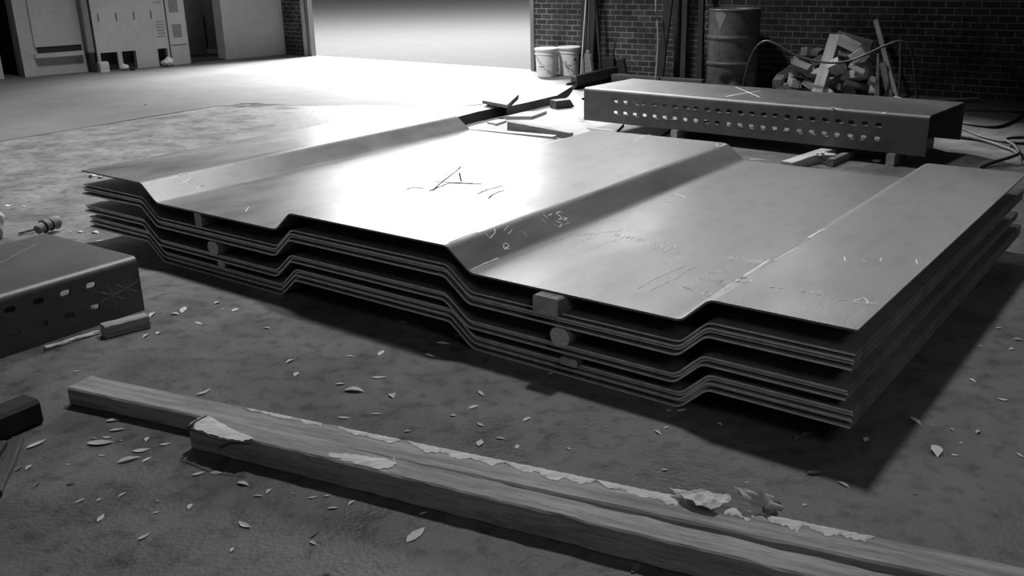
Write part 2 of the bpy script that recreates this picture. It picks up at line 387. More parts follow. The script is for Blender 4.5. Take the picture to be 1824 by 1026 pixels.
# ------------------------------------------------------------------ the stack of folded sheets
X0, Y0, YAW, ZT, C, LEN = -2.365, 5.168, -0.656, .407, .091, 2.528
UF = [0, .574, .694, 1.63, 1.736, 2.665, 2.783, 3.686, 3.784, 4.259]
HI = [1,1,0,0,1,1,0,0,1,1]
TH = .0075
uV = Vector((math.cos(YAW), math.sin(YAW), 0)); vV = Vector((-uV.y, uV.x, 0))
def fillet(P, r, n=6):
    out = [P[0]]
    for i in range(1, len(P)-1):
        a, b, c = P[i-1], P[i], P[i+1]; d0 = (a-b).normalized(); d1 = (c-b).normalized()
        k = min(r, (a-b).length*.42, (c-b).length*.42); s, e = b+d0*k, b+d1*k
        for j in range(n+1):
            t = j/n; out.append((1-t)**2*s + 2*t*(1-t)*b + t*t*e)
    out.append(P[-1]); return out
def sheet(zoff, du, dv, label, m, rot=0.0, group=None, sag=0.0, tilt=0.0):
    """zoff: height of valley top surface; local frame u,v,z"""
    P = [Vector((u, 0, (C if h else 0))) for u, h in zip(UF, HI)]
    Q = fillet(P, .022)
    N = []
    for i in range(len(Q)):
        d = (Q[min(i+1,len(Q)-1)]-Q[max(i-1,0)]).normalized(); N.append(Vector((-d.z,0,d.x)))
    bot = [q - n*TH for q, n in zip(Q, N)]
    bm = bmesh.new(); rings = []; nv = 16
    for k in range(nv+1):
        v = LEN*k/nv; ring = []
        for q in Q + bot[::-1]:
            e = 0
            if q.x < UF[1]: e += sag*((UF[1]-q.x)/UF[1])**1.3
            ring.append(bm.verts.new((q.x, v, q.z - e)))
        rings.append(ring)
    n = len(rings[0])
    for a, b in zip(rings, rings[1:]):
        for k in range(n): bm.faces.new((a[k], a[(k+1)%n], b[(k+1)%n], b[k]))
    for q in (bm.faces.new(rings[0]), bm.faces.new(rings[-1])): q.material_index = 1
    o = obj('folded_steel_sheet', bm, [m, M_['edge'] if m is not M_['steel'] else m])
    base = Vector((X0,Y0,0))+uV*du+vV*dv+Z*zoff
    o.location = base; o.rotation_euler = (0, 0, YAW+rot)
    tag(o, label, 'steel sheet', group)
    return o
G = 'folded steel sheets in the big stack'
top = sheet(ZT-C, 0, 0, 'top folded steel sheet with chalk writing, covering the whole stack', M_['steel'], group=G)
GAPZ = [(.240,'upper','four'),(.124,'middle','three'),(.0525,'lower','five')]
ordn = ['top','second','third','fourth','fifth']
SP = [[.240,.2265,.213,.1995],[.122,.109,.096],[.0575,.0455,.0335,.0215,.0095]]
JIT = [[(.0,.0,0),(.0015,-.012,0),(.0,-.004,0),(.0015,-.02,0)],[(-.010,-.008,0),(-.0085,.0,0),(-.010,-.014,0)],[(.012,-.004,0),(.0135,.002,0),(.012,-.01,0),(.0135,.004,0),(.012,-.014,0)]]
for g, (zz, jj) in enumerate(zip(SP, JIT)):
    for k, (z, j) in enumerate(zip(zz, jj)):
        nm = ['upper','middle','lowest'][g]
        ll = '%s dark folded sheet of the %s bundle in the stack' % (ordn[k] if k < len(zz)-1 else 'bottom', nm)
        sheet(z, j[0], j[1], ll, M_['steelcut'], j[2], G, sag=[.0,.002,.004,.0075][k] if g==0 else (k*.002 if g==1 else k*.0015))
# ray onto top sheet
def onsheet(X, Y):
    d = ray(X, Y); best = None; o = Vector((X0,Y0,0))
    for i in range(len(UF)-1):
        a = Vector((UF[i],0,ZT if HI[i] else ZT-C)); b = Vector((UF[i+1],0,ZT if HI[i+1] else ZT-C))
        t2 = (b-a).normalized(); A = o+uV*a.x+Z*a.z; n = uV*(-t2.z)+Z*t2.x
        if abs(d.dot(n)) < 1e-6: continue
        k = (A-CAM).dot(n)/d.dot(n); p = CAM+d*k; q = p-o; uu = q.dot(uV); vv = q.dot(vV)
        if UF[i]-1e-4 <= uu <= UF[i+1]+1e-4 and -.02 <= vv <= LEN+.1 and k > 0 and (best is None or k < best[0]): best = (k, p, n)
    return (best[1], best[2]) if best else None
CH = []     # chalk strokes in picture coordinates: (points, width)
def st(pts, w=.0045): CH.append((pts, w))
st([(322,312),(336,325)]); st([(318,311),(331,309),(339,314),(337,320),(322,328)])          # D
st([(366,331),(356,330),(352,336),(356,342),(364,345)])                                      # C
st([(838,482),(858,472),(888,460)],.006)
st([(859,410),(872,424)]); st([(869,404),(881,407),(882,414),(873,424)])                     # D
st([(895,436),(902,433),(907,438),(898,445),(897,437)]); st([(899,444),(908,443)])            # R
st([(898,411),(905,403),(912,409),(905,417)],.003); st([(930,412),(938,420)],.003)
# ST / IS on the web, read along the slope
st([(1002,379),(997,377),(991,380),(998,385),(1001,389),(995,391)],.006); st([(1004,386),(1010,394)],.005); st([(1003,392),(1011,388)],.005)
st([(983,381),(977,384)],.005); st([(968,382),(975,389)],.005); st([(962,389),(973,396)],.004); st([(990,393),(1002,399),(996,404)],.005); st([(985,400),(998,405)],.004); st([(1006,400),(1014,397)],.004)
# scribbled lines of writing in the valley
r2 = random.Random(5)
def scrawl(x0, y0, x1, y1, n, h, w=.004, sl=-14):
    for k in range(n):
        t = (k+r2.random()*.6)/n; x = x0+(x1-x0)*t; y = y0+(y1-y0)*t; q = r2.random()
        if q < .5: st([(x,y),(x-sl*.5+r2.uniform(-2,2),y-h)],w)
        elif q < .75: st([(x,y),(x+6,y-h*.8),(x+9,y-h*.2)],w)
        else: st([(x,y-h*.4),(x+7,y-h*.7)],w)
scrawl(1018,424,1108,412,13,5); scrawl(1022,436,1060,424,6,6); scrawl(1055,443,1108,426,10,7); scrawl(1090,420,1150,432,9,4,.003)
scrawl(1155,435,1212,446,11,7); scrawl(1160,444,1208,452,10,6); scrawl(1188,458,1204,452,4,4)
scrawl(1293,464,1322,466,9,10,.003,-20); scrawl(1324,469,1352,470,9,9,.003,-20)
scrawl(1260,488,1292,486,7,5,.003); scrawl(1245,500,1300,505,10,6,.003); scrawl(1215,516,1248,508,6,7,.003); scrawl(1278,508,1300,512,5,5,.003)
st([(1214,510),(1224,514),(1234,516)],.003)
st([(1252,522),(1258,519),(1265,521),(1267,526),(1260,528),(1252,525),(1252,522)],.0055)
st([(1268,528),(1290,513),(1311,502),(1318,497)],.006); st([(1316,501),(1311,498),(1322,494),(1332,494),(1340,498),(1336,503),(1322,503)],.006)
st([(1325,492),(1345,480),(1370,463)],.012); st([(1380,465),(1400,452),(1420,441)],.008); st([(1440,424),(1460,412),(1470,409)],.012)
st([(1275,533),(1262,541),(1240,555),(1212,568)],.004)
st([(1518,538),(1538,530),(1546,537),(1545,541),(1530,540),(1519,538)],.006); st([(1548,542),(1565,538)],.005); st([(1548,539),(1566,545)],.004)
st([(1500,528),(1487,531),(1492,534),(1510,535)],.004); st([(1464,520),(1455,524),(1470,528)],.004); st([(1442,523),(1450,517)],.004); st([(1425,521),(1435,519)],.003); st([(1478,531),(1484,533)],.003)
st([(1370,512),(1378,513),(1374,509)],.003); st([(1388,515),(1396,513)],.003)
st([(1504,458),(1506,465)],.006); st([(1570,459),(1568,466)],.005); st([(1606,471),(1624,471)],.004); st([(1632,463),(1634,471)],.006); st([(1630,461),(1655,467)],.004); st([(1537,463),(1541,467)],.004)
st([(1128,250),(1146,242),(1158,240)],.006); st([(1140,246),(1152,244)],.004)
st([(1267,262),(1282,262),(1293,257)],.006); st([(1272,258),(1281,267)],.004); st([(1276,255),(1280,265)],.004)
st([(1135,516),(1165,497),(1205,480),(1232,470)],.003); st([(1160,517),(1195,500)],.003); st([(1204,497),(1225,482),(1248,471)],.003)
st([(1318,281),(1345,284),(1375,283)],.004); st([(1185,361),(1200,359)],.004); st([(1202,344),(1222,352)],.006)
st([(437,377),(443,369)],.004); st([(1180,360),(1200,359)],.003); st([(800,432),(830,420),(852,413)],.004)
bpy.context.view_layer.update()
inv = top.matrix_world.inverted()
CH.sort(key=lambda c: -sum(math.hypot(b[0]-a[0], b[1]-a[1]) for a, b in zip(c[0], c[0][1:])))
rest = bmesh.new()
for ci, (pts, w) in enumerate(CH):
    bm = bmesh.new() if ci < 88 else rest
    P = []
    for (a, b), (c_, d_) in zip(pts, pts[1:]):
        n_ = max(2, int(math.hypot(c_-a, d_-b)/4))
        for k in range(n_): P.append((a+(c_-a)*k/n_+r2.uniform(-.3,.3), b+(d_-b)*k/n_+r2.uniform(-.2,.2)))
    P.append(pts[-1]); hit = [onsheet(*p) for p in P]; hit = [h for h in hit if h]
    n0 = hit[len(hit)//2][1]; hit = [h for h in hit if (h[1]-n0).length < .01]
    if len(hit) > 1: ribbon(bm, [h[0] for h in hit], n0, w)
    if bm is not rest:
        bm.transform(inv); obj('chalk_mark', bm, M_['chalk'], top)
rest.transform(inv); obj('chalk_writing', rest, M_['chalk'], top, kind='stuff')['label'] = 'small white chalk scribbles'
DK = [[(770,340),(790,322),(815,303),(823,296)],[(765,340),(800,326),(870,328)],[(818,308),(822,326)],[(775,323),(800,325),(850,327)],[(850,345),(870,337),(900,330)],[(755,336),(740,334),(720,338)],[(870,354),(880,345),(900,338)]]
for pts in DK:
    bm = bmesh.new(); P = []
    for (a, b), (c_, d_) in zip(pts, pts[1:]):
        for k in range(6): P.append((a+(c_-a)*k/6+r2.uniform(-.8,.8), b+(d_-b)*k/6+r2.uniform(-.6,.6)))
    ribbon(bm, [onsheet(*p)[0] for p in P if onsheet(*p)], Z, .008)
    bm.transform(inv); o = obj('scratch_mark', bm, M_['scratch'], top); o['label'] = 'dark scratched line'
# spacers between the bundles (run back under the sheets)
def S3(u, v, z): return Vector((X0,Y0,0))+uV*u+vV*v+Z*z
def near_u(X, Y, z):                     # u on the near edge plane of the stack
    p = onp(Vector((X0,Y0,0)), vV, X, Y); return (p-Vector((X0,Y0,0))).dot(uV)
g1b = ZT-C-TH; 
def block_spacer(X, Y, z0, z1, w, label, m, v0=-.02, ln=2.2):
    u = near_u(X, Y, 0); return tag(beam('timber_spacer', S3(u,v0,(z0+z1)/2), S3(u,v0+ln,(z0+z1)/2), w, z1-z0-.001, m, bevel=.006, nseg=14, wob=.0004, endm=M_['endgrain']), label, 'timber')
block_spacer(985,533,.240,g1b,.11,'square timber block wedged under the top sheet, right of centre', M_['wood'], -.05)
block_spacer(352,387,.240,g1b,.055,'small timber block under the top sheet near its left end', M_['wood'], .0)
def log_spacer(X, Y, z0, z1, w, label, v0=-.03, r0=None):
    u = near_u(X, Y, 0); h = z1-z0-.001; bm = bmesh.new(); n = 28; rings = []
    for k in range(13):
        v = 2.2*k/12; rings.append([bm.verts.new((v, w/2*math.cos(a)*(1+.03*math.sin(3*a+k)), h/2*max(-1,min(1,1.12*math.sin(a))))) for a in [2*math.pi*i/n for i in range(n)]])
    for a, b in zip(rings, rings[1:]):
        for k in range(n): bm.faces.new((a[k], a[(k+1)%n], b[(k+1)%n], b[k]))
    e = [bm.faces.new(rings[0]), bm.faces.new(rings[-1])]
    for q in e: q.material_index = 1
    o = obj('log_spacer', bm, [M_['wood'], M_['splinter']], smooth=False)
    mt = frame(vV).to_4x4(); mt.translation = S3(u, v0, (z0+z1)/2); o.matrix_world = mt
    return tag(o, label, 'log')
g2b = SP[0][-1]-TH; g3b = SP[1][-1]-TH
log_spacer(1005,588,SP[1][0],g2b,.085,'pale round log end between upper and middle bundles, right of centre')
log_spacer(388,436,SP[1][0],g2b,.085,'pale round log end between upper and middle bundles, near left end')
block_spacer(1024,636,SP[2][0],g3b,.075,'rough square timber end between middle and lowest bundles, right of centre', M_['wooddark'], -.04)
log_spacer(398,476,SP[2][0],g3b,.06,'split log end between middle and lowest bundles, near left end', -.01)
# ------------------------------------------------------------------ slotted steel channels
def channel(name, label, O, yaw, L, W, Hh, ts, nslot, x0, x1, zrows, m, sl=(.046,.025)):
    """inverted U: top plate and two slotted webs; local x along, y across, z up from underside"""
    t = thing(name, label, 'steel channel', O, yaw)
    r = .03; bm = bmesh.new()
    A = [math.pi/2*k/6 for k in range(7)]
    arc = [(r-r*math.cos(a), Hh-r+r*math.sin(a)) for a in A]; ri = r-ts
    arci = [(r-ri*math.cos(a), Hh-r+ri*math.sin(a)) for a in A]
    sec = arc + [(W-a, b) for a, b in arc[::-1]] + [(W-a, b) for a, b in arci] + arci[::-1]
    R_ = [[bm.verts.new((x, a, b)) for a, b in sec] for x in (0, L)]; n = len(sec)
    for k in range(n): bm.faces.new((R_[0][k], R_[0][(k+1)%n], R_[1][(k+1)%n], R_[1][k]))
    for q in R_: bm.faces.new(q)
    pitch = (x1-x0)/(nslot-1); hh = .05; top_ = Hh-r; n = 20
    def F(pts): bm.faces.new([bm.verts.new(p) for p in pts])
    edges = [0]
    for zc in sorted(zrows): edges += [zc-hh/2, zc+hh/2]
    edges.append(top_)
    for ya, yb in ((0, ts), (W, W-ts)):
        for y in (ya, yb):
            for i in range(0, len(edges), 2): F([(0,y,edges[i]),(L,y,edges[i]),(L,y,edges[i+1]),(0,y,edges[i+1])])
            for zc in zrows:
                for xa, xb in ((0, x0-pitch/2), (x1+pitch/2, L)): F([(xa,y,zc-hh/2),(xb,y,zc-hh/2),(xb,y,zc+hh/2),(xa,y,zc+hh/2)])
        F([(0,ya,0),(L,ya,0),(L,yb,0),(0,yb,0)])
        for x in (0, L): F([(x,ya,0),(x,yb,0),(x,yb,top_),(x,ya,top_)])
        for zc in zrows:
            for k in range(nslot):
                xc = x0+pitch*k; inner = []; outer = []
                for j in range(n):
                    a = 2*math.pi*(j+.5)/n; ca, sa = math.cos(a), math.sin(a); hx = (sl[0]-sl[1])/2
                    inner.append((xc+(hx if ca > 0 else -hx)+ca*sl[1]/2, zc+sa*sl[1]/2))
                    k2 = min((pitch/2)/max(abs(ca),1e-6), (hh/2)/max(abs(sa),1e-6)); outer.append((xc+ca*k2, zc+sa*k2))
                for cx_, cz_ in ((pitch/2,hh/2),(-pitch/2,hh/2),(pitch/2,-hh/2),(-pitch/2,-hh/2)):
                    j = min(range(n), key=lambda q: abs(outer[q][0]-xc-cx_)+abs(outer[q][1]-zc-cz_)); outer[j] = (xc+cx_, zc+cz_)
                for j in range(n):
                    a, b = inner[j], inner[(j+1)%n]; c_, d_ = outer[(j+1)%n], outer[j]
                    for y in (ya, yb): F([(a[0],y,a[1]),(b[0],y,b[1]),(c_[0],y,c_[1]),(d_[0],y,d_[1])])
                    F([(a[0],ya,a[1]),(b[0],ya,b[1]),(b[0],yb,b[1]),(a[0],yb,a[1])])
    bmesh.ops.remove_doubles(bm, verts=bm.verts[:], dist=.0002)
    o = obj('channel_body', bm, m, t)
    return t, o
CY_ = -0.716; CL, CW, CHH, CZ = 2.967, .802, .286, .09
t, o = channel('slotted_steel_channel', 'long inverted steel channel with two rows of slots behind the stack', (0.678, 8.495, CZ), CY_, CL, CW, CHH, .01, 24, .34, 2.62, [.195,.095], M_['rust'])
def CP(x, y, z): 
    ca, sa = math.cos(CY_), math.sin(CY_); return Vector((.678+x*ca-y*sa, 8.495+x*sa+y*ca, CZ+z))
# chalk X on top, torch-burr marks round slots
bpy.context.view_layer.update(); inv = t.matrix_world.inverted()
for pts in ([(1310,155),(1330,163),(1353,173)],[(1292,172),(1325,166),(1355,162)],[(1570,203),(1577,200)],[(1592,172),(1605,174)],[(1480,191),(1500,195)]):
    bm = bmesh.new(); ribbon(bm, [inv @ at(a,b,CZ+CHH+.0005) for a,b in pts], Z, .009); obj('chalk_mark', bm, M_['chalk'], t)
pitch = (2.62-.34)/23
for k in range(24):
    for zc in (.195,.095):
        for j in range(1):
            if rnd.random() < .9:
                bm = bmesh.new(); x = .34+pitch*k+rnd.uniform(-.01,.035); z = zc-rnd.uniform(.01,.02)
                ribbon(bm, [Vector((x-.02,-.0005,z)),Vector((x-.005,-.0005,z-.004)),Vector((x+.012,-.0005,z+rnd.uniform(-.006,.004)))], Vector((0,-1,0)), .007)
                obj('burr_mark', bm, M_['burr'], t)
# supports under the channel
for x, lab in ((.95,'timber under left half of slotted channel behind the stack'),(2.74,'timber bearer under right end of slotted channel')):
    tag(beam('timber_bearer', CP(x,-.03,-.045), CP(x,CW+.02,-.045), .06, .0895, M_['wood'], endm=M_['endgrain'], nseg=6, wob=0), lab, 'timber')
# left channel in the foreground
LH = .2515
A_, B_ = at(243,457,LH), at(75,415,LH); Dd = at(0,527,LH)
ax = (A_-Dd).normalized()      # along channel, away from viewer-left
ay = Vector((-ax.y, ax.x, 0)); WL = abs((B_-A_).dot(ay)); LLc = 2.2
O_ = A_-ax*LLc; O_.z = 0
t2, o = channel('slotted_steel_channel', 'dark inverted steel channel with chalk stars at the left edge', O_, math.atan2(ax.y,ax.x), LLc, WL, LH, .01, 14, LLc-1.75, LLc-.23, [.185,.085], M_['rust'])
bpy.context.view_layer.update(); inv = t2.matrix_world.inverted()
for X, Y, r_, w in ((226,513,15,.004),(200,526,16,.004)):
    bm = bmesh.new(); nrm = -ay; c0 = onp(A_, nrm, X, Y)
    for k in range(4):
        a = math.pi*k/4+.25; L_ = .055*r_/15
        d = ax*math.cos(a)*L_+Z*math.sin(a)*L_
        ribbon(bm, [inv @ (c0-d+nrm*.0005), inv @ (c0+nrm*.0005), inv @ (c0+d+nrm*.0005)], Vector((0,-1,0)), w)
    obj('chalk_star', bm, M_['louvre'], t2)['label'] = 'grey chalk star'
bm = bmesh.new()
ribbon(bm, [inv @ at(a,b,LH+.0005) for a,b in ((0,469),(30,453),(64,435))], Z, .004)
obj('chalk_mark', bm, M_['louvre'], t2)
# offcut and pale strip in front of it
tag(beam('timber_offcut', at(184,590,.028), at(262,570,.028), .06, .055, M_['timber'], endm=M_['endgrain'], nseg=6), 'short square timber offcut against the left channel', 'timber')
tag(beam('pale_wood_strip', at(80,620,.008), at(176,591,.008), .018, .015, M_['splinter'], nseg=10, wob=.003), 'thin pale wood strip along the base of left channel', 'wood strip')
# strapped log and white lump at the left
t = thing('bundled_log', 'short dark log with ragged bands lying near the left channel', 'log', at(83,411))
a, b = at(66,410,.04)-at(83,411), at(102,396,.05)-at(83,411)
tube('log_body', [a, a.lerp(b,.3)+Z*.006, a.lerp(b,.7)+Z*.01, b], [.026,.04], M_['wood'], t, 14)
for k in (.3,.6): tube('band', [a.lerp(b,k)+Z*.006, a.lerp(b,k+.06)+Z*.006], .039, M_['dark'], t, 14)
tag(beam('splinter_stick', at(33,415,.012), at(62,408,.02), .02, .016, M_['wood'], nseg=5), 'small splintered stick beside the bundled dark log', 'stick')
lump('pale_lump', at(-4,424), (.05,.05,.07), M_['rag'], 'pale rounded lump cut off at the left edge behind channel', 'lump', 9)
# crumpled foil wad on the flange beneath the top sheet's left corner
pw = at(164,318,.335)
lump('foil_wad', pw, (.02,.022,.012), M_['splinter'], 'crumpled shiny wad under the left corner of the top sheet', 'foil', 12, 3, .8)
lump('foil_wad', pw+Vector((.055,-.012,0)), (.014,.014,.008), M_['splinter'], 'smaller crumpled wad, right of the two under the top sheet corner', 'foil', 13, 3, .8)
# ------------------------------------------------------------------ foreground timbers
T2a, T2b = at(341,799), at(1179,1014); d = (T2b-T2a).normalized(); nn = Vector((-d.y, d.x, 0)); hT = .085; wT = .084
E2 = T2a + d*2.55
t = thing('squared_timber', 'long nearer squared timber with splintered left end, in the foreground', 'timber', T2a)
a = nn*(wT/2)+Z*hT/2
beam('timber_body', a, a+(E2-T2a), wT, hT, M_['timber'], t, bevel=.005, nseg=60, wob=.0022, endm=M_['endgrain'])
def patch(bm, P, n, hgt=.002):
    P2 = []
    for a_, b_ in zip(P, P[1:]+P[:1]):
        for k in range(7): P2.append(a_.lerp(b_, k/7)+(b_-a_).normalized().cross(n)*rnd.uniform(-.004,.004)*(k>0))
    P = P2
    c_ = sum(P, Vector())/len(P); vv = [bm.verts.new(p+n*hgt*.2) for p in P]; k = bm.verts.new(c_+n*hgt)
    for i in range(len(vv)): bm.faces.new((vv[i], vv[(i+1)%len(vv)], k))
zt2 = hT+.001
for pts in ([(345,763),(352,745),(372,741),(420,768),(452,781),(430,786),(392,780)], [(588,806),(640,811),(690,818),(706,824),(700,833),(672,836),(620,822),(585,812)], [(700,815),(707,822),(700,826)]):
    bm = bmesh.new(); patch(bm, [at(x,y,zt2)-T2a for x,y in pts], Z, .004)
    o = obj('torn_grain', bm, M_['splinter'], t); o['label'] = 'pale torn grain'
for pts in ([(338,764),(362,772),(392,783),(450,790)], [(392,797),(410,790),(445,791)], [(336,762),(350,750),(368,741)]):
    tube('splinter', [(at(x,y,zt2+.002) if pts[0][0]!=392 else onp(T2a-nn*.003,-nn,x,y))-T2a for x,y in pts], [.004,.0015], M_['scratch' if pts[0][0]==336 else 'wooddark'], t, 5)
# rear timber
T1a = at(125,721); T1b = at(338,765); d1_ = (at(1536,959,.06)-at(430,730,.06)).normalized()
n1 = Vector((-d1_.y, d1_.x, 0)); hT1 = .066
s0_ = at(119,695,hT1); back_off = (at(700,783,hT1)-s0_).dot(n1)
E1 = T1a + d1_*3.3
t = thing('squared_timber', 'long rear squared timber with bright worn back edge, behind the nearer one', 'timber', T1a)
a = n1*(back_off/2)+Z*hT1/2; a2 = a + d1_*3.3
beam('timber_body', a, a2, back_off, hT1, M_['timber'], t, bevel=.006, nseg=60, wob=.0015, endm=M_['endgrain'])
bm = bmesh.new()
def edge_patch(x0, x1, w0, w1, seed):
    """bright bare wood along the back arris of the timber"""
    q = random.Random(seed); A = T1a
    def pt(X, inset):
        p = onp(A+n1*(back_off-inset), n1, X, 800); # plane parallel to timber
        # where the vertical plane meets top height along the pixel column
        lo = None
        # solve along the timber: project param
        base = A+n1*(back_off-inset)+Z*(hT1+.0012); 
        # param s so that projected x equals X
        lo_, hi_ = 0.0, 3.3
        for _ in range(40):
            m_ = (lo_+hi_)/2; P = base+d1_*m_-CAM; xx = 912+F*P.dot(RT)/P.dot(FW)
            if xx < X: lo_ = m_
            else: hi_ = m_
        return base+d1_*lo_
    n_ = max(6, int((x1-x0)/5)); o1, o2 = [], []
    for k in range(n_+1):
        X = x0+(x1-x0)*k/n_; e = min(1, 5*k/n_+.25, 5*(n_-k)/n_+.25)
        o1.append(pt(X, .004+q.uniform(0,.004))); o2.append(pt(X, .004+(w0+(w1-w0)*k/n_)*e*(1+.18*math.sin(k*.55+seed)+q.uniform(-.22,.22))))
    V1 = [bm.verts.new(p-T1a) for p in o1]; V2 = [bm.verts.new(p-T1a) for p in o2]; V3 = [bm.verts.new((a_+b_)/2-T1a+Z*.0018) for a_, b_ in zip(o1,o2)]
    for k in range(n_):
        bm.faces.new((V1[k],V1[k+1],V3[k+1],V3[k])); bm.faces.new((V3[k],V3[k+1],V2[k+1],V2[k]))
edge_patch(432,540,.016,.022,1); edge_patch(534,575,.03,.02,2); edge_patch(590,712,.018,.036,3); edge_patch(722,905,.036,.036,4); edge_patch(900,1060,.036,.04,5)
edge_patch(1060,1230,.026,.05,6); edge_patch(1262,1350,.045,.04,7); edge_patch(1365,1430,.04,.045,8); edge_patch(1425,1560,.035,.03,9)
o = obj('bare_wood_edge', bm, M_['splinter'], t); o['label'] = 'bright bare wood along the back edge'
# crumpled sheet and glove on the rear timber
def cloth(name, pts, zs, th, m, label, cat, seed, lift=.02):
    """draped crumpled cloth: outline at given heights subdivided and wrinkled"""
    q = random.Random(seed); bm = bmesh.new(); V = [bm.verts.new(at(x,y,z)) for (x,y), z in zip(pts, zs)]
    f = bm.faces.new(V); bmesh.ops.triangulate(bm, faces=[f]); bmesh.ops.subdivide_edges(bm, edges=bm.edges[:], cuts=8, use_grid_fill=True)
    ph = [(Vector((q.uniform(-1,1), q.uniform(-1,1),0)).normalized()*q.uniform(60,140), q.uniform(0,6)) for _ in range(6)]
    for v in bm.verts: v.co.z += lift*(.5+sum(abs(math.sin(v.co.dot(a)*.7+b))-.5 for a,b in ph)/3.2)+q.uniform(-.0015,.0015)
    r_ = bmesh.ops.extrude_face_region(bm, geom=bm.faces[:]); 
    for v in [g for g in r_['geom'] if isinstance(g, bmesh.types.BMVert)]: v.co.z += th
    c_ = sum((v.co for v in bm.verts), Vector())/len(bm.verts); c_.z = 0
    for v in bm.verts: v.co -= c_
    return tag(obj(name, bm, m, smooth=False, loc=c_), label, cat)
cloth('crumpled_paper', [(1192,878),(1225,880),(1262,880),(1300,888),(1302,900),(1270,912),(1240,905),(1215,893)], [.07,.075,.075,.07,.07,.075,.075,.075], .002, M_['splinter'], 'crumpled pale sheet lying across rear timber beside the glove', 'paper', 21, .014)
t = thing('work_glove', 'limp pale work glove lying over the rear timber', 'glove', at(1350,900,0))
def gl(name, pts, zs, m, seed):
    o = cloth(name, pts, zs, .003, m, '', '', seed, .016); c0 = o.location.copy(); del o['label']; del o['category']; o.parent = t; o.location = c0-t.location; return o
gl('cuff', [(1307,881),(1316,880),(1338,900),(1336,911),(1322,904)], [.085,.09,.085,.075,.08], M_['rag'], 31)
gl('palm', [(1310,884),(1330,887),(1356,893),(1380,910),(1368,922),(1340,914),(1322,900)], [.09,.095,.09,.05,.05,.06,.08], M_['rag'], 32)
for k, (p0, p1) in enumerate((((1352,890),(1376,896)),((1362,898),(1386,905)),((1368,906),(1390,912)),((1362,914),(1380,922)))):
    tube('finger', [at(*p0,.07)-t.location, at((p0[0]+p1[0])/2,(p0[1]+p1[1])/2,.06)-t.location, at(*p1,.035)-t.location], [.011,.008], M_['rag' if k%2==0 else 'leafdark'], t, 8)
tube('thumb', [at(1318,884,.095)-t.location, at(1335,886,.1)-t.location, at(1352,893,.09)-t.location], [.01,.008], M_['rag'], t, 8)
# dark block and grey boards at the lower-left edge
tag(beam('dark_timber', at(-40,770,.045), at(58,728,.045), .1, .09, M_['dark'], endm=M_['dark'], nseg=5, bevel=.012), 'dark heavy timber end at the lower left edge', 'timber')
tag(beam('grey_board', at(33,782,.012), at(-8,880,.012), .035, .022, M_['wooddark'], nseg=8), 'right of two narrow grey boards at the lower left edge', 'board')
tag(beam('grey_board', at(2,790,.012), at(-60,880,.012), .035, .022, M_['wooddark'], nseg=8), 'left of two narrow grey boards at the lower left edge', 'board')
# ------------------------------------------------------------------ leaves
LEAVES = {
 'on floor before the timbers': [(201,750,26,5),(210,767,30,8),(66,792,38,25),(179,791,46,3),(168,782,10,0),(191,780,17,0),(215,786,7,0),(262,783,10,60),(295,792,22,10),(182,812,13,0),(252,803,32,8),(230,820,44,14),(262,819,18,30),(34,835,18,35),(51,833,14,40),(66,864,17,45),(122,828,8,0),(143,893,20,25),(218,882,18,30),(177,891,9,40),(180,923,18,50),(257,957,24,30),(278,914,13,12),(339,903,12,60),(354,845,24,15),(385,843,22,-3),(433,863,22,-12),(436,937,24,-25),(414,980,9,60),(280,893,7,0),(126,863,16,5),(479,876,13,45),(460,884,17,0),(558,887,17,12),(593,906,20,3),(626,896,15,35),(560,952,22,38),(558,968,14,-30),(741,953,40,40),(754,915,14,20),(581,1024,14,0),(583,884,14,12),(1134,1008,22,55),(522,880,6,0)],
 'on floor between stack and timbers': [(476,585,13,-8),(624,635,15,-3),(679,629,12,50),(766,635,17,-18),(675,673,26,2),(631,697,36,-3),(528,667,10,50),(613,745,24,-4),(671,738,20,0),(699,706,9,-60),(857,702,13,-45),(844,725,20,18),(807,741,11,-5),(856,758,13,-28),(939,747,15,28),(726,769,12,5),(891,782,17,-8),(855,790,12,70),(517,644,17,25),(600,558,8,0),(718,574,15,0),(789,613,26,-6),(907,655,10,25),(606,685,18,3),(454,735,12,20),(312,560,16,-5),(327,552,13,60),(354,576,13,-20),(260,599,13,30),(271,561,13,45),(282,594,8,40),(397,552,7,0),(419,552,10,35),(364,700,26,25),(137,662,9,15),(387,540,10,25),(1172,771,15,-35),(1187,762,9,25),(1215,732,16,12),(1191,732,10,0),(1282,756,10,-30),(1440,774,26,12),(1420,782,12,30),(1453,844,32,4),(1184,838,11,3),(1013,800,8,-25),(921,796,8,80),(1433,900,7,30),(1330,860,7,10),(1503,864,24,-28),(983,663,9,12),(817,599,17,-4)],
 'on floor right of the stack': [(1779,585,11,0),(1813,606,20,-5),(1802,622,10,10),(1746,617,7,10),(1732,678,14,-30),(1787,713,20,-8),(1631,750,24,-35),(1668,804,22,-75),(1712,789,8,0),(1742,770,9,25),(1543,784,9,60),(1817,812,16,-30),(1696,766,9,-20),(1700,811,14,-5),(1631,879,9,40)],
 'on far floor left of stack': [(259,187,7,10),(197,264,8,0),(212,268,10,0),(268,243,7,0),(42,368,8,0),(16,367,12,-5),(170,415,12,-10),(143,414,10,0),(178,429,16,5),(125,413,6,0)],
}
ordw = ['leftmost','second','third','fourth','fifth','sixth','seventh','eighth','ninth','tenth','eleventh','twelfth']
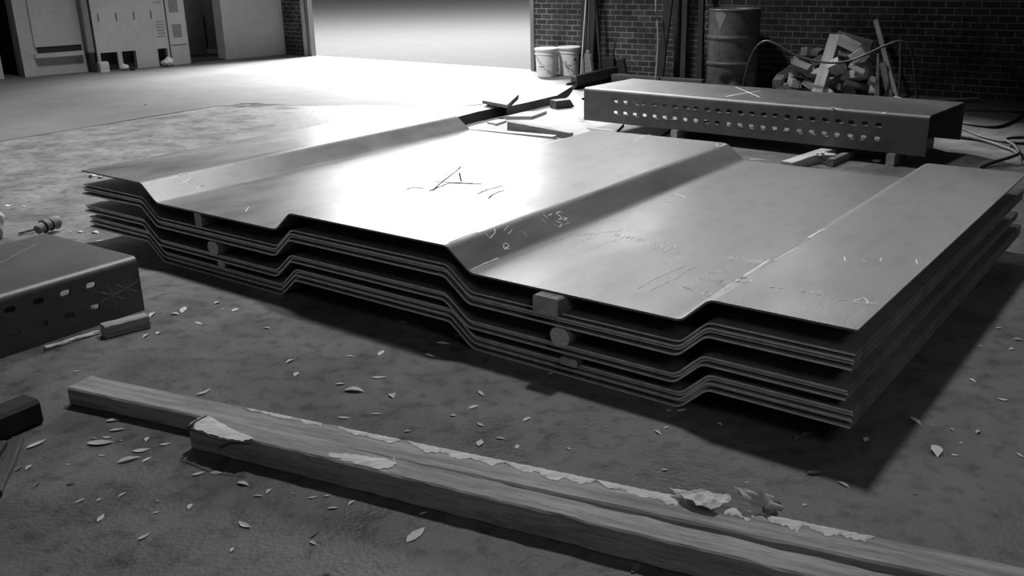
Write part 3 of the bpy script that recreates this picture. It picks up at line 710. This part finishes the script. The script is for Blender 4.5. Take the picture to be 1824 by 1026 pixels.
def nth(k, n):
    if k == 0: return 'leftmost'
    if k == n-1: return 'rightmost'
    ones = ['','first','second','third','fourth','fifth','sixth','seventh','eighth','ninth','tenth','eleventh','twelfth','thirteenth','fourteenth','fifteenth','sixteenth','seventeenth','eighteenth','nineteenth']
    tens = {2:'twenty',3:'thirty',4:'forty',5:'fifty'}; k += 1
    if k < 20: s = ones[k]
    else:
        s = tens[k//10]; s = (s[:-1]+'ieth') if k%10 == 0 else s+'-'+ones[k%10]
    return s+' from left'
for zone, L_ in LEAVES.items():
    L_ = sorted(L_)
    for k, (X, Y, ln, ang) in enumerate(L_):
        p = at(X, Y); a = math.radians(ang)
        q = at(X+math.cos(a)*ln/2, Y-math.sin(a)*ln/2)-at(X-math.cos(a)*ln/2, Y+math.sin(a)*ln/2); l = min(q.length*1.05, .16); yaw = math.atan2(q.y, q.x)
        wd = l*rnd.uniform(.26,.42) if ln > 12 else l*rnd.uniform(.4,.6); wd = min(wd, .035); curl = rnd.uniform(.05,.3); bend = rnd.uniform(-.2,.2)
        bm = bmesh.new(); n_ = 10; rows = []
        for i in range(n_+1):
            t_ = i/n_; ww = wd/2*max(.03, math.sin(math.pi*t_**.85))*rnd.uniform(.85,1.1); x = (t_-.5)*l; zc = bend*l*(t_-.5)**2*2
            rows.append([bm.verts.new((x, s*ww+bend*l*.6*(t_-.5)**2, abs(s)*ww*curl*2 + zc + .0015)) for s in (-1,-.5,0,.5,1)])
        for r0_, r1_ in zip(rows, rows[1:]):
            for i in range(4): bm.faces.new((r0_[i], r0_[i+1], r1_[i+1], r1_[i]))
        mz = min(v.co.z for v in bm.verts)
        for v in bm.verts: v.co.z -= mz-.0006
        g_ = bmesh.ops.extrude_face_region(bm, geom=bm.faces[:])
        for v in [g for g in g_['geom'] if isinstance(g, bmesh.types.BMVert)]: v.co.z += .0007
        dull = (X,Y) in ((1440,774),(1453,844),(1420,782),(600,558),(560,952),(66,864),(126,863),(34,835),(1631,879),(907,655),(259,187),(197,264),(212,268),(268,243)) or Y > 990
        o = obj('dry_leaf', bm, M_['leafdark' if dull else 'leaf'], loc=p); o.rotation_euler = (0,0,yaw)
        sh = 'long narrow' if ln > 24 else ('curled' if ln > 12 else 'tiny')
        tag(o, '%s dry leaf %s, %s there' % (sh, zone, nth(k, len(L_))), 'leaf', 'dry leaves '+zone)
# ------------------------------------------------------------------ scrap between stack and doorway
def plank(name, p0, p1, z, w, h, m, label, cat, z1=None, **k):
    return tag(beam(name, at(*p0,z), at(*p1,z if z1 is None else z1), w, h, m, **k), label, cat)
# plywood sheet on the floor with boards
prism_ = prism('floor_board', [at(862,236,.03), at(985,252,.03), at(1092,240,.03), at(1112,219,.03), at(1060,208,.03), at(1005,186,.03), at(905,205,.03)], .03, M_['wood'])
tag(prism_, 'wide pale wooden sheet on the floor between stack and channel', 'wood sheet')
tag(prism('channel_shade_patch', [at(1099,239,.012), at(1118,220,.012), at(1200,226,.012), at(1172,245,.012)], .012, M_['rubber']), 'black patch standing for shade on the floor under front edge of slotted channel', 'mat')  # black sheet laid where the channel only shades the floor
plank('thin_board', (837,231), (988,245), .047, .07, .03, M_['woodlight'], 'long thin pale board lying just behind the top sheet', 'board', nseg=6)
# wedge timber
t_ = beam('wedge_timber', at(910,224,.078), at(1018,241,.056), .1, .09, M_['wood'], endm=M_['endgrain'], nseg=8, taper=.5)
tag(t_, 'wedge-shaped timber pointing right behind the top sheet', 'timber')
# flat bars and folded bars
def bent_bar(name, pts, zs, h, t_, m, label, cat):
    P = [at(x,y,z) for (x,y), z in zip(pts, zs)]; bm = bmesh.new(); rings = []
    for i, p in enumerate(P):
        d_ = (P[min(i+1,len(P)-1)]-P[max(i-1,0)]); n_ = Vector((-d_.y,d_.x,0)).normalized()
        rings.append([bm.verts.new(q) for q in (p, p-Z*h, p-Z*h+n_*t_, p-Z*t_*.2+n_*t_*.9, p+n_*.25*1.0-Z*t_, p+n_*.25)])
    n = 6
    for a, b in zip(rings, rings[1:]):
        for k in range(n): bm.faces.new((a[k], a[(k+1)%n], b[(k+1)%n], b[k]))
    bm.faces.new(rings[0]); bm.faces.new(rings[-1])
    return tag(obj(name, bm, m), label, cat)
bent_bar('steel_angle', [(808,210),(850,199),(903,188)], [.10,.10,.10], .095, .012, M_['darkmetal'], 'dark steel angle bar running back from the top sheet fold', 'steel bar')
bent_bar('steel_angle', [(903,190),(945,181),(992,170),(1020,153)], [.12,.12,.12,.18], .085, .012, M_['darkmetal'], 'bent steel angle bar rising toward the trough piece', 'steel bar')
o = prism('steel_plate', [at(859,179,.156), at(881,165,.156), at(924,168,.156), at(903,187,.156)], .03, M_['wood']); tag(o, 'small pale rectangular plate tilted on the dark angle bar', 'steel plate')
o = prism('board_piece', [at(900,207,.06), at(936,199,.06), at(974,197,.06), at(947,207,.06)], .029, M_['woodlight']); tag(o, 'short pale board piece lying between angle bar and wedge timber', 'board')
o = prism('board_piece', [at(868,217,.05), at(890,212,.05), at(902,214,.05), at(884,220,.05)], .019, M_['woodlight']); tag(o, 'smallest pale board scrap beside the dark angle bar', 'board')
plank('dark_timber', (985,186), (1024,182), .072, .12, .08, M_['wooddark'], 'added dark timber block standing for the shadow gap beneath the bent angle bar near the white scrap sheet', 'timber', nseg=4)  # block kept dark to stand for the shadow gap under the bar
# trough piece
t = thing('steel_trough', 'dark curved steel trough piece lying left of the slotted channel', 'steel trough', at(1060,157))
a, b = at(1028,160,.0)-t.location, at(1101,142,.0)-t.location
dd = (b-a).normalized(); nn_ = Vector((-dd.y,dd.x,0)); bm = bmesh.new(); rings=[]
for P in (a, b):
    arc = [(-.0,.16),(.0,.05),(.03,.015),(.06,.0),(.1,.0),(.13,.015),(.15,.04),(.15,.06)]
    arc2 = [(x+.014 if x < .08 else x-.014, z+.012) for x, z in arc][::-1]
    rings.append([bm.verts.new(P+nn_*x+Z*z) for x, z in arc+arc2])
n = 16
for k in range(n): bm.faces.new((rings[0][k], rings[0][(k+1)%n], rings[1][(k+1)%n], rings[1][k]))
bm.faces.new(rings[0]); bm.faces.new(rings[1]); obj('trough_body', bm, M_['darkmetal'], t)
# white sheet leaning on the channel end
pA, pB_, pC_, pD_ = at(1020,163,.36), at(1012,174,.30), at(1037,212,.02), at(1040,181,.2)
P0w = at(1037,213,.05)
NW = Vector((-.25,-.62,.75)).normalized()
def onv(X, Y): return onp(P0w, NW, X, Y)
o = prism('white_sheet', [onv(1013,172), onv(1020,162), onv(1040,180), onv(1039,206), onv(1037,213)], .01, M_['white'], n=NW)
mzw = min(v.co.z for v in o.data.vertices)
tag(o, 'white triangular scrap sheet standing against the slotted channel left end', 'scrap sheet')
plank('timber_strip', (1400,297), (1505,262), .035, .09, .07, M_['woodlight'], 'pale timber running from under top sheet toward the slotted channel', 'timber', nseg=8)
plank('timber_strip', (1478,290), (1526,269), .03, .05, .055, M_['wood'], 'short split timber beside the longer pale one, near channel', 'timber', nseg=8)
lump('crumpled_wrapper', at(1467,292), (.05,.03,.014), M_['splinter'], 'small pale crumpled wrapper beside the short split timber', 'wrapper', 41, 3, .6)
lump('plaster_crumb', at(1560,289), (.03,.015,.01), M_['splinter'], 'tiny pale crumb beside the bearer under the slotted channel', 'crumb', 42, 2, .5)
# ------------------------------------------------------------------ buckets
def footp(X, off):
    lo, hi = -2.0, 16.0
    for _ in range(50):
        m_ = (lo+hi)/2; q = PB0+nB*off+aB*m_-CAM; xx = 912+F*q.dot(RT)/q.dot(FW)
        if xx < X: lo = m_
        else: hi = m_
    P = PB0+nB*off+aB*lo; P.z = 0; return P
def bucket(p, yaw, label, marks):
    t = thing('plastic_bucket', label, 'bucket', p, yaw, 'white buckets by the doorway')
    bm = bmesh.new(); lathe(bm, [(.125,0),(.13,.005),(.144,.29),(.149,.29),(.149,.305),(.146,.305),(.147,.335),(.152,.335),(.152,.35),(.14,.35)], 48); obj('body', bm, M_['white'], t, True).modifiers.new('e','EDGE_SPLIT')
    bm = bmesh.new(); lathe(bm, [(.156,.34),(.158,.345),(.158,.362),(.15,.37),(.145,.364),(.01,.364)], 48); obj('lid', bm, M_['lid'], t, True).modifiers.new('e','EDGE_SPLIT')
    pts = [Vector((.154*math.cos(a), .154*math.sin(a), .3-.17*math.sin((a-math.pi)*1.0)**2*.9)) for a in [math.pi+math.pi*k/10 for k in range(11)]]
    tube('handle', pts, .003, M_['louvre'], t, 6, 2)
    for (a0, a1, z0, z1) in marks:
        bm = bmesh.new(); n_ = 4
        for k in range(n_):
            b0, b1 = a0+(a1-a0)*k/n_, a0+(a1-a0)*(k+1)/n_
            def V(a, z): r = .1295+.0145*z/.29+.0012; return bm.verts.new((r*math.cos(a), r*math.sin(a), z))
            bm.faces.new((V(b0,z0),V(b1,z0),V(b1,z1),V(b0,z1)))
        obj('printed_mark', bm, M_['ink'], t)
b1 = at(976,137)+Vector((-.01,.06,0)); b2 = footp(1013,.2)
hp = -math.pi/2
mk1 = [(hp-.85+.12*k, hp-.78+.12*k, .13, .145) for k in range(5)]+[(hp-.7+.1*k, hp-.65+.1*k, .1,.108) for k in range(3)]+[(hp+.05+.07*(k%3), hp+.09+.07*(k%3), .07+.02*k, .078+.02*k) for k in range(8)]+[(hp-.0,hp+.35,.055,.058)]
mk2 = [(hp+.45,hp+.85,.19,.225),(hp+.4,hp+.9,.165,.170),(hp-.35,hp-.28,.1,.2),(hp-.15,hp-.1,.05,.15),(hp+.0,hp+.2,.13,.14)]
bucket(b1, 0, 'nearer white plastic bucket with lid, beside the bright doorway', mk1)
bucket(b2, 0, 'farther white plastic bucket with dark label, partly behind the other', mk2)
# ------------------------------------------------------------------ along the brick wall
def wl(X, Y, off): return onp(PB0, nB, X, Y, off)
def footp(X, off):
    lo, hi = -2.0, 16.0
    for _ in range(50):
        m_ = (lo+hi)/2; P = PB0+nB*off+aB*m_; q = P-CAM; xx = 912+F*q.dot(RT)/q.dot(FW)
        if xx < X: lo = m_
        else: hi = m_
    P = PB0+nB*off+aB*lo; P.z = 0; return P
def lean(name, top_, bot, w, h, m, label, cat, offT=.06, offB=.3, parent=None):
    A = footp(bot[0], offB); 
    T = onp(PB0, nB, top_[0], top_[1], offT+h/2); dz = (T-A)
    # extend beyond the frame until it is a believable length
    o = beam(name, A+Z*(w*.3), T, w, h, m, nseg=6, wob=0, up=nB)
    return tag(o, label, cat)
def ext(top_, bot, k=1.5):
    return (top_[0]+(top_[0]-bot[0])*k, top_[1]+(top_[1]-bot[1])*k)
p0 = footp(1048,.5); p1 = footp(1204,.5)
tag(beam('base_timber', p0+Z*.046, p1+Z*.046, .1, .09, M_['wooddark'], nseg=8), 'long dark timber lying along the foot of the brick wall', 'timber')
lean('dark_post', ext((1030,0),(1030,125)), (1030,126), .10, .06, M_['dark'], 'dark post standing behind the farther bucket', 'post', offT=.04, offB=.06)
lean('dark_plank', ext((1058,0),(1052,118)), (1050,124), .1, .03, M_['dark'], 'dark plank leaning behind the broom', 'plank', offT=.05, offB=.12)
lean('dark_pipe', ext((1062,0),(1071,116)), (1071,123), .035, .035, M_['dark'], 'thin dark bar leaning right of the broom', 'bar', offT=.12, offB=.22)
lean('leaning_board', ext((1192,0),(1176,130)), (1174,134), .1, .03, M_['dark'], 'wide dark board leaning against the brick wall', 'board', offT=.2, offB=.38)
lean('steel_pipe', ext((1206,0),(1206,128)), (1206,133), .09, .05, M_['darkmetal'], 'dark upright bar right of the wide leaning board', 'bar', offT=.05, offB=.13)
lean('round_post', ext((1222,0),(1217,130)), (1217,136), .07, .07, M_['darkmetal'], 'dark grey upright post in the middle of the leaning bars', 'post')
lean('steel_bar', ext((1250,0),(1246,130)), (1246,138), .07, .05, M_['dark'], 'dark bar leaning just left of the drum', 'bar')
rp = tube('pale_rod', [footp(1167,.64)+Z*.014, wl(1172,70,.5), wl(1168,0,.42), wl(1168,-120,.02)], .012, M_['louvre']); tag(rp, 'thin pale rod standing against the wall before the wide board', 'rod')
lean('pale_strip', ext((1040,40),(1034,115)), (1034,128), .018, .018, M_['woodlight'], 'thin pale strip standing left of the broom', 'strip', offT=.25, offB=.44)
# broom
pb = footp(1047,.34); t = thing('broom', 'upturned broom with pale bristles leaning on the brick wall', 'broom', pb)
bm = bmesh.new(); fr = frame(aB)
outl = [(-.09,0),(.1,0),(.075,.15),(.05,.27),(.03,.31),(-.03,.31),(-.055,.25),(-.08,.12)]
for s_ in (0, 1): pass
A1 = [bm.verts.new(aB*x+Z*z+nB*.03) for x, z in outl]; A2 = [bm.verts.new(aB*x+Z*z-nB*.02) for x, z in outl]
bm.faces.new(A1); bm.faces.new(A2)
for k in range(len(outl)): bm.faces.new((A1[k],A1[(k+1)%len(outl)],A2[(k+1)%len(outl)],A2[k]))
obj('bristles', bm, M_['bristle'], t)
tube('handle', [Z*.3, Z*.8-nB*.02, Z*1.4-nB*.06], .013, M_['wooddark'], t)
tube('ferrule', [Z*.29, Z*.35], .022, M_['louvre'], t)
# two dark pans with a handle
p = footp(1086,.16); t = thing('dustpan', 'dark square dustpan with upright handle by the wall', 'dustpan', p)
bm = bmesh.new(); addbox(bm, Z*.13+nB*.02, (.16,.05,.25), frame(aB), .006); obj('pan', bm, M_['dark'], t)
tube('handle', [Z*.25+aB*.04, Z*.52+aB*.09], .01, M_['dark'], t)
p = footp(1107,.1); bm = bmesh.new(); A1=[(-.09,0),(.11,0),(.05,.24),(-.08,.22)]
V1=[bm.verts.new(aB*x+Z*z+nB*.05) for x,z in A1]; V2=[bm.verts.new(aB*x+Z*z) for x,z in A1]; bm.faces.new(V1); bm.faces.new(V2)
for k in range(4): bm.faces.new((V1[k],V1[(k+1)%4],V2[(k+1)%4],V2[k]))
tag(obj('metal_scoop', bm, M_['dark'], loc=p), 'dark tapered metal scoop right of the dustpan', 'scoop')
for (X,Y,l_) in ((1033,.72,'loose dark brick in front of the broom, left one'),(1072,.68,'loose dark brick in front of the dustpan')):
    pp = footp(X,Y); tag(box('loose_brick', pp+Z*.033, (.21,.1,.065), M_['wooddark'], rot=frame(aB+nB*rnd.uniform(-.2,.2)), bevel=.004), l_, 'brick')
# drum
pd = footp(1302,.45); t = thing('steel_drum', 'tall rusty steel drum with dented base by the wall', 'drum', pd)
bm = bmesh.new(); prof = [(.285,0),(.292,.012),(.286,.03)]
for k in range(60):
    z = .03+.85*k/59; r_ = .284
    for zr in (.3,.585): r_ += .02*math.exp(-((z-zr)/.012)**2)
    prof.append((r_, z))
prof += [(.292,.885),(.285,.895),(.275,.885),(.275,.87),(.01,.868)]
lathe(bm, prof, 64)
for v in bm.verts:
    if v.co.z < .28 and v.co.length > .2:
        a = math.atan2(v.co.y, v.co.x); k = math.exp(-((a+1.15)/.35)**2)*math.exp(-((v.co.z-.13)/.09)**2)+.7*math.exp(-((a+2.0)/.25)**2)*math.exp(-((v.co.z-.1)/.07)**2)
        v.co.x *= 1-.26*k; v.co.y *= 1-.26*k
obj('drum_body', bm, M_['drum'], t, True)
bm = bmesh.new()
def V(a,z): return bm.verts.new((.2875*math.cos(a), .2875*math.sin(a), z))
bd = [(-2.62,.86),(-2.3,.87),(-2.12,.84),(-2.2,.78),(-2.28,.73),(-2.36,.66),(-2.42,.7),(-2.5,.76),(-2.6,.8)]
cc = V(-2.38,.79); bv = [V(*p) for p in bd]
for k in range(len(bv)): bm.faces.new((cc, bv[k], bv[(k+1)%len(bv)]))
o = obj('torn_label', bm, M_['louvre'], t); o['label'] = 'torn pale label'
# ------------------------------------------------------------------ firewood heap
rw = random.Random(11); GW = 'wood offcuts in the heap by the wall'
rows = []
def woodpiece(c_, L_, w, h, dirv, roll, m, label, name='wood_offcut'):
    dirv = Vector(dirv).normalized(); a, b = c_-dirv*L_/2, c_+dirv*L_/2
    return tag(beam(name, a, b, w, h, m, nseg=3, wob=.001, bevel=.003, roll=roll, endm=M_['woodlight'] if rw.random()<.4 else None), label, 'wood', GW)
yb = lambda X: 137+ (X-1385)*.07+24      # foot of the heap in the picture
placed = []
def fixed(o): placed.append(tree(o)); return o
for a in bpy.data.objects:
    if a.name.startswith('wall_back') and a.get('kind') == 'structure': placed.append(tree(a))
placed.append(tree(bpy.data.objects['steel_drum']))
P_a = footp(1452,.98)
fixed(tag(beam('leaning_plank', P_a+Z*.035, onp(PB0,nB,1488,62,.62), .115, .04, M_['woodlight'], nseg=5, wob=.001, up=nB), 'pale plank leaning on the front of the wood heap', 'plank'))
fixed(tag(beam('leaning_stick', footp(1597,.5)+Z*.02, onp(PB0,nB,1560,36,.1), .05, .03, M_['woodlight'], nseg=5, up=nB), 'tall pale stick leaning right of the wood heap', 'stick'))
fixed(tag(beam('upright_stake', footp(1562,.98)+Z*.02, onp(PB0,nB,1564,95,.9), .05, .03, M_['wood'], nseg=5, up=nB, taper=.4), 'short pointed stake standing before the heap right end', 'stake'))
fixed(tag(beam('leaning_stick', footp(1588,.9)+Z*.02, onp(PB0,nB,1572,112,.72), .06, .03, M_['wood'], nseg=5, up=nB), 'short slat leaning between the stake and tall stick', 'slat'))
st_ = fixed(tag(beam('thin_stake', footp(1601,1.0)+Z*.011, onp(PB0,nB,1605,76,1.0), .02, .02, M_['wooddark'], nseg=4, up=nB), 'thin dark stake holding up the hose at its right arch', 'stake'))
def verts(o): return [o.matrix_world @ v.co for v in o.data.vertices]
def drop(o, ztop, z0=0.0):
    """lower limit first, then raise in small steps: the piece comes to rest on the floor or on what is already there"""
    bpy.context.view_layer.update(); V = verts(o); F_ = [list(p.vertices) for p in o.data.polygons]; mz = min(v.z for v in V); hgt_ = max(v.z for v in V)-mz
    z = z0+.001
    while z+hgt_ < ztop:
        t_ = BVHTree.FromPolygons([v+Z*(z-mz) for v in V], F_)
        c_ = sum(V, Vector())/len(V)+Z*(z-mz)
        if not any(t_.overlap(q) for q in placed) and not any(inside(q, c_) for q in placed): 
            o.matrix_world = Matrix.Translation(Z*(z-mz)) @ o.matrix_world; placed.append(t_); bpy.context.view_layer.update(); return True
        z += .004
    return False
def inside(t_, p):
    h = t_.ray_cast(p, Vector((.013,.021,1)).normalized()); n_ = 0; q = p
    while h[0] is not None and n_ < 12: n_ += 1; q = h[0]+Vector((.013,.021,1)).normalized()*1e-4; h = t_.ray_cast(q, Vector((.013,.021,1)).normalized())
    return n_ % 2 == 1
heap = []
prof_ = lambda X: .55*max(0.0, 1-abs((X-1478)/112.0)**2.4)
for q in range(520):
    if len(heap) >= 74: break
    X = rw.uniform(1384,1574); off = rw.uniform(.2,.84)
    if q > 60 and rw.random() < .5: X = rw.uniform(1415,1545)
    ft = footp(X, off); lim = prof_(X)*(1.06-.35*max(0,off-.45)); 
    if lim < .12: continue
    el = rw.uniform(-.6,.6) if q > 14 else 0.0; az = rw.uniform(-1.1,1.1)
    d_ = (nB*math.cos(az)+aB*math.sin(az))*math.cos(el)+Z*math.sin(el)
    if rw.random() < .3: d_ = aB*math.cos(az*.6)+Z*math.sin(az*.6)*.8+nB*.2
    if q <= 14: d_.z = 0
    Ln = rw.uniform(.16,.32); w = rw.choice((.09,.11,.13,.08)); h = rw.choice((.05,.08,.09,.1)); c_ = ft+Z*.2; d_ = d_.normalized()
    o = beam('wood_offcut', c_-d_*Ln/2, c_+d_*Ln/2, w, h, M_[rw.choice(('wood','wood','woodlight','wooddark'))], nseg=3, wob=.001, bevel=.003, roll=rw.uniform(-.9,.9) if q > 14 else 0, endm=M_['woodlight'] if rw.random()<.4 else None)
    o['thick'] = int(h > .06)
    if drop(o, lim): heap.append(o)
    else: bpy.data.objects.remove(o)
def pxx(o):
    V = verts(o); q = sum(V, Vector())/len(V)-CAM; return 912+F*q.dot(RT)/q.dot(FW)
heap.sort(key=lambda o: sum(v.z for v in verts(o))/len(o.data.vertices)); nl = 5; per = math.ceil(len(heap)/nl)
for li in range(nl):
    row = sorted(heap[li*per:(li+1)*per], key=pxx)
    for k, o in enumerate(row):
        th = 'thick' if o['thick'] else 'flat'; del o['thick']
        tag(o, '%s sawn offcut, %s in the %s layer of the heap behind the channel' % (th, nth(k,len(row)).replace(' from left',''), ('bottom','second','third','fourth','top')[li]), 'wood', GW)
for nm_, A3, B3, w_, h_, mm, lab in (('heap_plank', (1490,74,.5),(1552,92,.5), .12,.05,'wood','grey plank sloping down right across the heap top'),
        ('heap_plank', (1494,80,.72),(1530,98,.72), .11,.045,'woodlight','pale broad offcut in the upper middle of the heap'),
        ('heap_plank', (1540,98,.86),(1516,114,.86), .1,.045,'woodlight','pale broad offcut pointing down left, middle of the heap')):
    o = beam(nm_, onp(PB0,nB,*A3), onp(PB0,nB,*B3), w_, h_, M_[mm], nseg=5, up=nB)
    if drop(o, 1.0, .12): tag(o, lab, 'plank')
    else: bpy.data.objects.remove(o)
# hose
HP = [(1322,160),(1326,140),(1336,105),(1348,83),(1365,73),(1385,80),(1410,95),(1440,106),(1480,112),(1515,108),(1545,96),(1580,80),(1605,73),(1620,85),(1627,110),(1630,140),(1634,176)]
hose = [onp(PB0, nB, x, y, 1.06) for x, y in HP]
hose[0] = footp(1321,1.06); hose[0].z = .012; hose[-1] = footp(1636,1.06); hose[-1].z = .012
tag(tube('rubber_hose', hose, .011, M_['darkmetal'], sub=5), 'long dark hose arching in front of drum and wood heap', 'hose')
# cables on the right-hand floor
def fl(pts, r, label, name='power_cable', zs=None): return tag(tube(name, [at(x,y,(zs[i_] if zs else r)) for i_, (x,y) in enumerate(pts)], r, M_['rubber'], sub=5), label, 'cable')
fl([(1690,208),(1712,218),(1745,224),(1775,226),(1800,218),(1818,208),(1836,196)], .012, 'black cable looping back at the right end of slotted channel')
fl([(1640,238),(1700,243),(1750,250),(1788,262),(1808,270),(1822,285),(1834,305)], .014, 'thicker black cable running out from under the slotted channel')
fl([(1712,228),(1745,242),(1775,250),(1800,254),(1840,256)], .01, 'thin black cable between the two thicker cables')
fl([(1748,298),(1770,289),(1800,280),(1815,272),(1806,258),(1792,250),(1800,246),(1835,245)], .012, 'black cable end curling behind the far right of the stack', zs=[.012,.03,.05,.056,.056,.05,.04,.02])
plank_ = tag(beam('flat_plank', footp(1660,.5)+Z*.021, footp(1742,.15)+Z*.021, .09, .04, M_['wood'], nseg=4), 'flat plank on the floor behind the slotted channel right end', 'plank')
# ------------------------------------------------------------------ nothing may sit inside anything else
O_n = bpy.data.objects
clear(O_n['plastic_bucket'], [O_n['plastic_bucket.001']], (-.35,-.94,0), .006)
clear(O_n['dark_post'], [O_n['plastic_bucket.001'], O_n['plastic_bucket']], aB, .006)
clear(O_n['pale_strip'], [O_n['dark_post'], O_n['plastic_bucket.001']], aB, .006)
clear(O_n['dustpan'], [O_n['dark_pipe']], aB, .004); clear(O_n['metal_scoop'], [O_n['dustpan']], aB, .004)
clear(O_n['base_timber'], [O_n['steel_trough']], aB, .01, 40)
clear(O_n['loose_brick.001'], [O_n['steel_trough'], O_n['base_timber']], -nB, .008)
clear(O_n['loose_brick.001'], [O_n['steel_trough'], O_n['base_timber'], O_n['dustpan'], O_n['metal_scoop']], -aB, .008)
big = [o for o in O_n if o.parent is None and o.name.startswith(('folded_steel_sheet','squared_timber','timber_offcut','slotted_steel'))]
for o in [q for q in O_n if q.name.startswith('dry_leaf')]: clear(o, big, (-.3,-.95,0), .004)
clear(O_n['work_glove'], [O_n['squared_timber.001'], O_n['crumpled_paper']], Z, .003)
clear(O_n['crumpled_paper'], [O_n['squared_timber.001']], Z, .003)
clear(O_n['crumpled_wrapper'], [q for q in O_n if q.name.startswith('timber_strip')], Z, .003)
for q in O_n:
    if q.name.startswith('debris_scrap'): clear(q, [O_n['locker_bank']], nL, .01)
# ------------------------------------------------------------------ light
def spot(name, loc, tgt, e, size, blend, rad, spec=1.0):
    l = bpy.data.lights.new(name, 'SPOT'); l.energy = e; l.spot_size = math.radians(size); l.spot_blend = blend; l.shadow_soft_size = rad; l.specular_factor = spec
    o = bpy.data.objects.new(name, l); COL.objects.link(o); o.location = loc; o.rotation_euler = (Vector(tgt)-Vector(loc)).to_track_quat('-Z','Y').to_euler(); return o
spot('key_lamp', (1.1,7.2,8.8), (-.1,5.0,0), 1850, 66, 1.0, .35)
spot('bay_fill', (-2.4,9.6,9.2), (-2.4,9.9,0), 7600, 80, 1.0, .5)  # unseen spot added to brighten the floor near the doorway
spot('yard_fill', (-1.2,18.8,9), (-1.2,19.5,0), 36000, 165, .3, 1.0)  # unseen spot added so the ground outside fades with distance
spot('front_fill', (2.6,-2.5,5.0), (1.2,3.9,0), 270, 50, 1.0, 1.2)  # unseen fill added behind the camera to lift sheet ends and shadows
l = bpy.data.lights.new('inner_room_fill', 'POINT'); l.energy = 40; l.shadow_soft_size = .2  # unseen point light added to brighten the inner room
o = bpy.data.objects.new('inner_room_fill', l); COL.objects.link(o); o.location = cI+nL*1.2-aL*.8+Z*2.6
w = bpy.data.worlds.new('world'); S.world = w; w.use_nodes = True; N = w.node_tree.nodes; L = w.node_tree.links
bg = N['Background']; tc = N.new('ShaderNodeTexCoord'); sx = N.new('ShaderNodeSeparateXYZ'); L.new(tc.outputs['Generated'], sx.inputs[0])
def ramp(src, pts):
    rp = N.new('ShaderNodeValToRGB'); e = rp.color_ramp.elements
    while len(e) < len(pts): e.new(.5)
    for q, (p, v) in zip(e, pts): q.position = p; q.color = (v,v,v,1)
    L.new(src, rp.inputs[0]); return rp.outputs[0]
el = ramp(sx.outputs['Z'], [(0,1),(.38,1),(.6,.06)])
dt = N.new('ShaderNodeVectorMath'); dt.operation = 'DOT_PRODUCT'; dt.inputs[1].default_value = (.15,.98,0); L.new(tc.outputs['Generated'], dt.inputs[0])
az = ramp(dt.outputs['Value'], [(.35,.05),(.75,1)])
d2_ = N.new('ShaderNodeVectorMath'); d2_.operation = 'DOT_PRODUCT'; d2_.inputs[1].default_value = (-.09,.98,.2); L.new(tc.outputs['Generated'], d2_.inputs[0])
hs = ramp(d2_.outputs['Value'], [(.93,.42),(.985,1)])
m1 = N.new('ShaderNodeMath'); m1.operation = 'MULTIPLY'; L.new(el, m1.inputs[0]); L.new(az, m1.inputs[1])
m2 = N.new('ShaderNodeMath'); m2.operation = 'MULTIPLY'; L.new(m1.outputs[0], m2.inputs[0]); L.new(hs, m2.inputs[1])
m3 = N.new('ShaderNodeMath'); m3.operation = 'MULTIPLY'; L.new(m2.outputs[0], m3.inputs[0]); m3.inputs[1].default_value = 11
L.new(m3.outputs[0], bg.inputs['Strength']); bg.inputs['Color'].default_value = (1,1,1,1)
S.view_settings.view_transform = 'Standard'; S.view_settings.look = 'None'; S.view_settings.gamma = 1; S.view_settings.use_curve_mapping = False
S.view_settings.exposure = 0
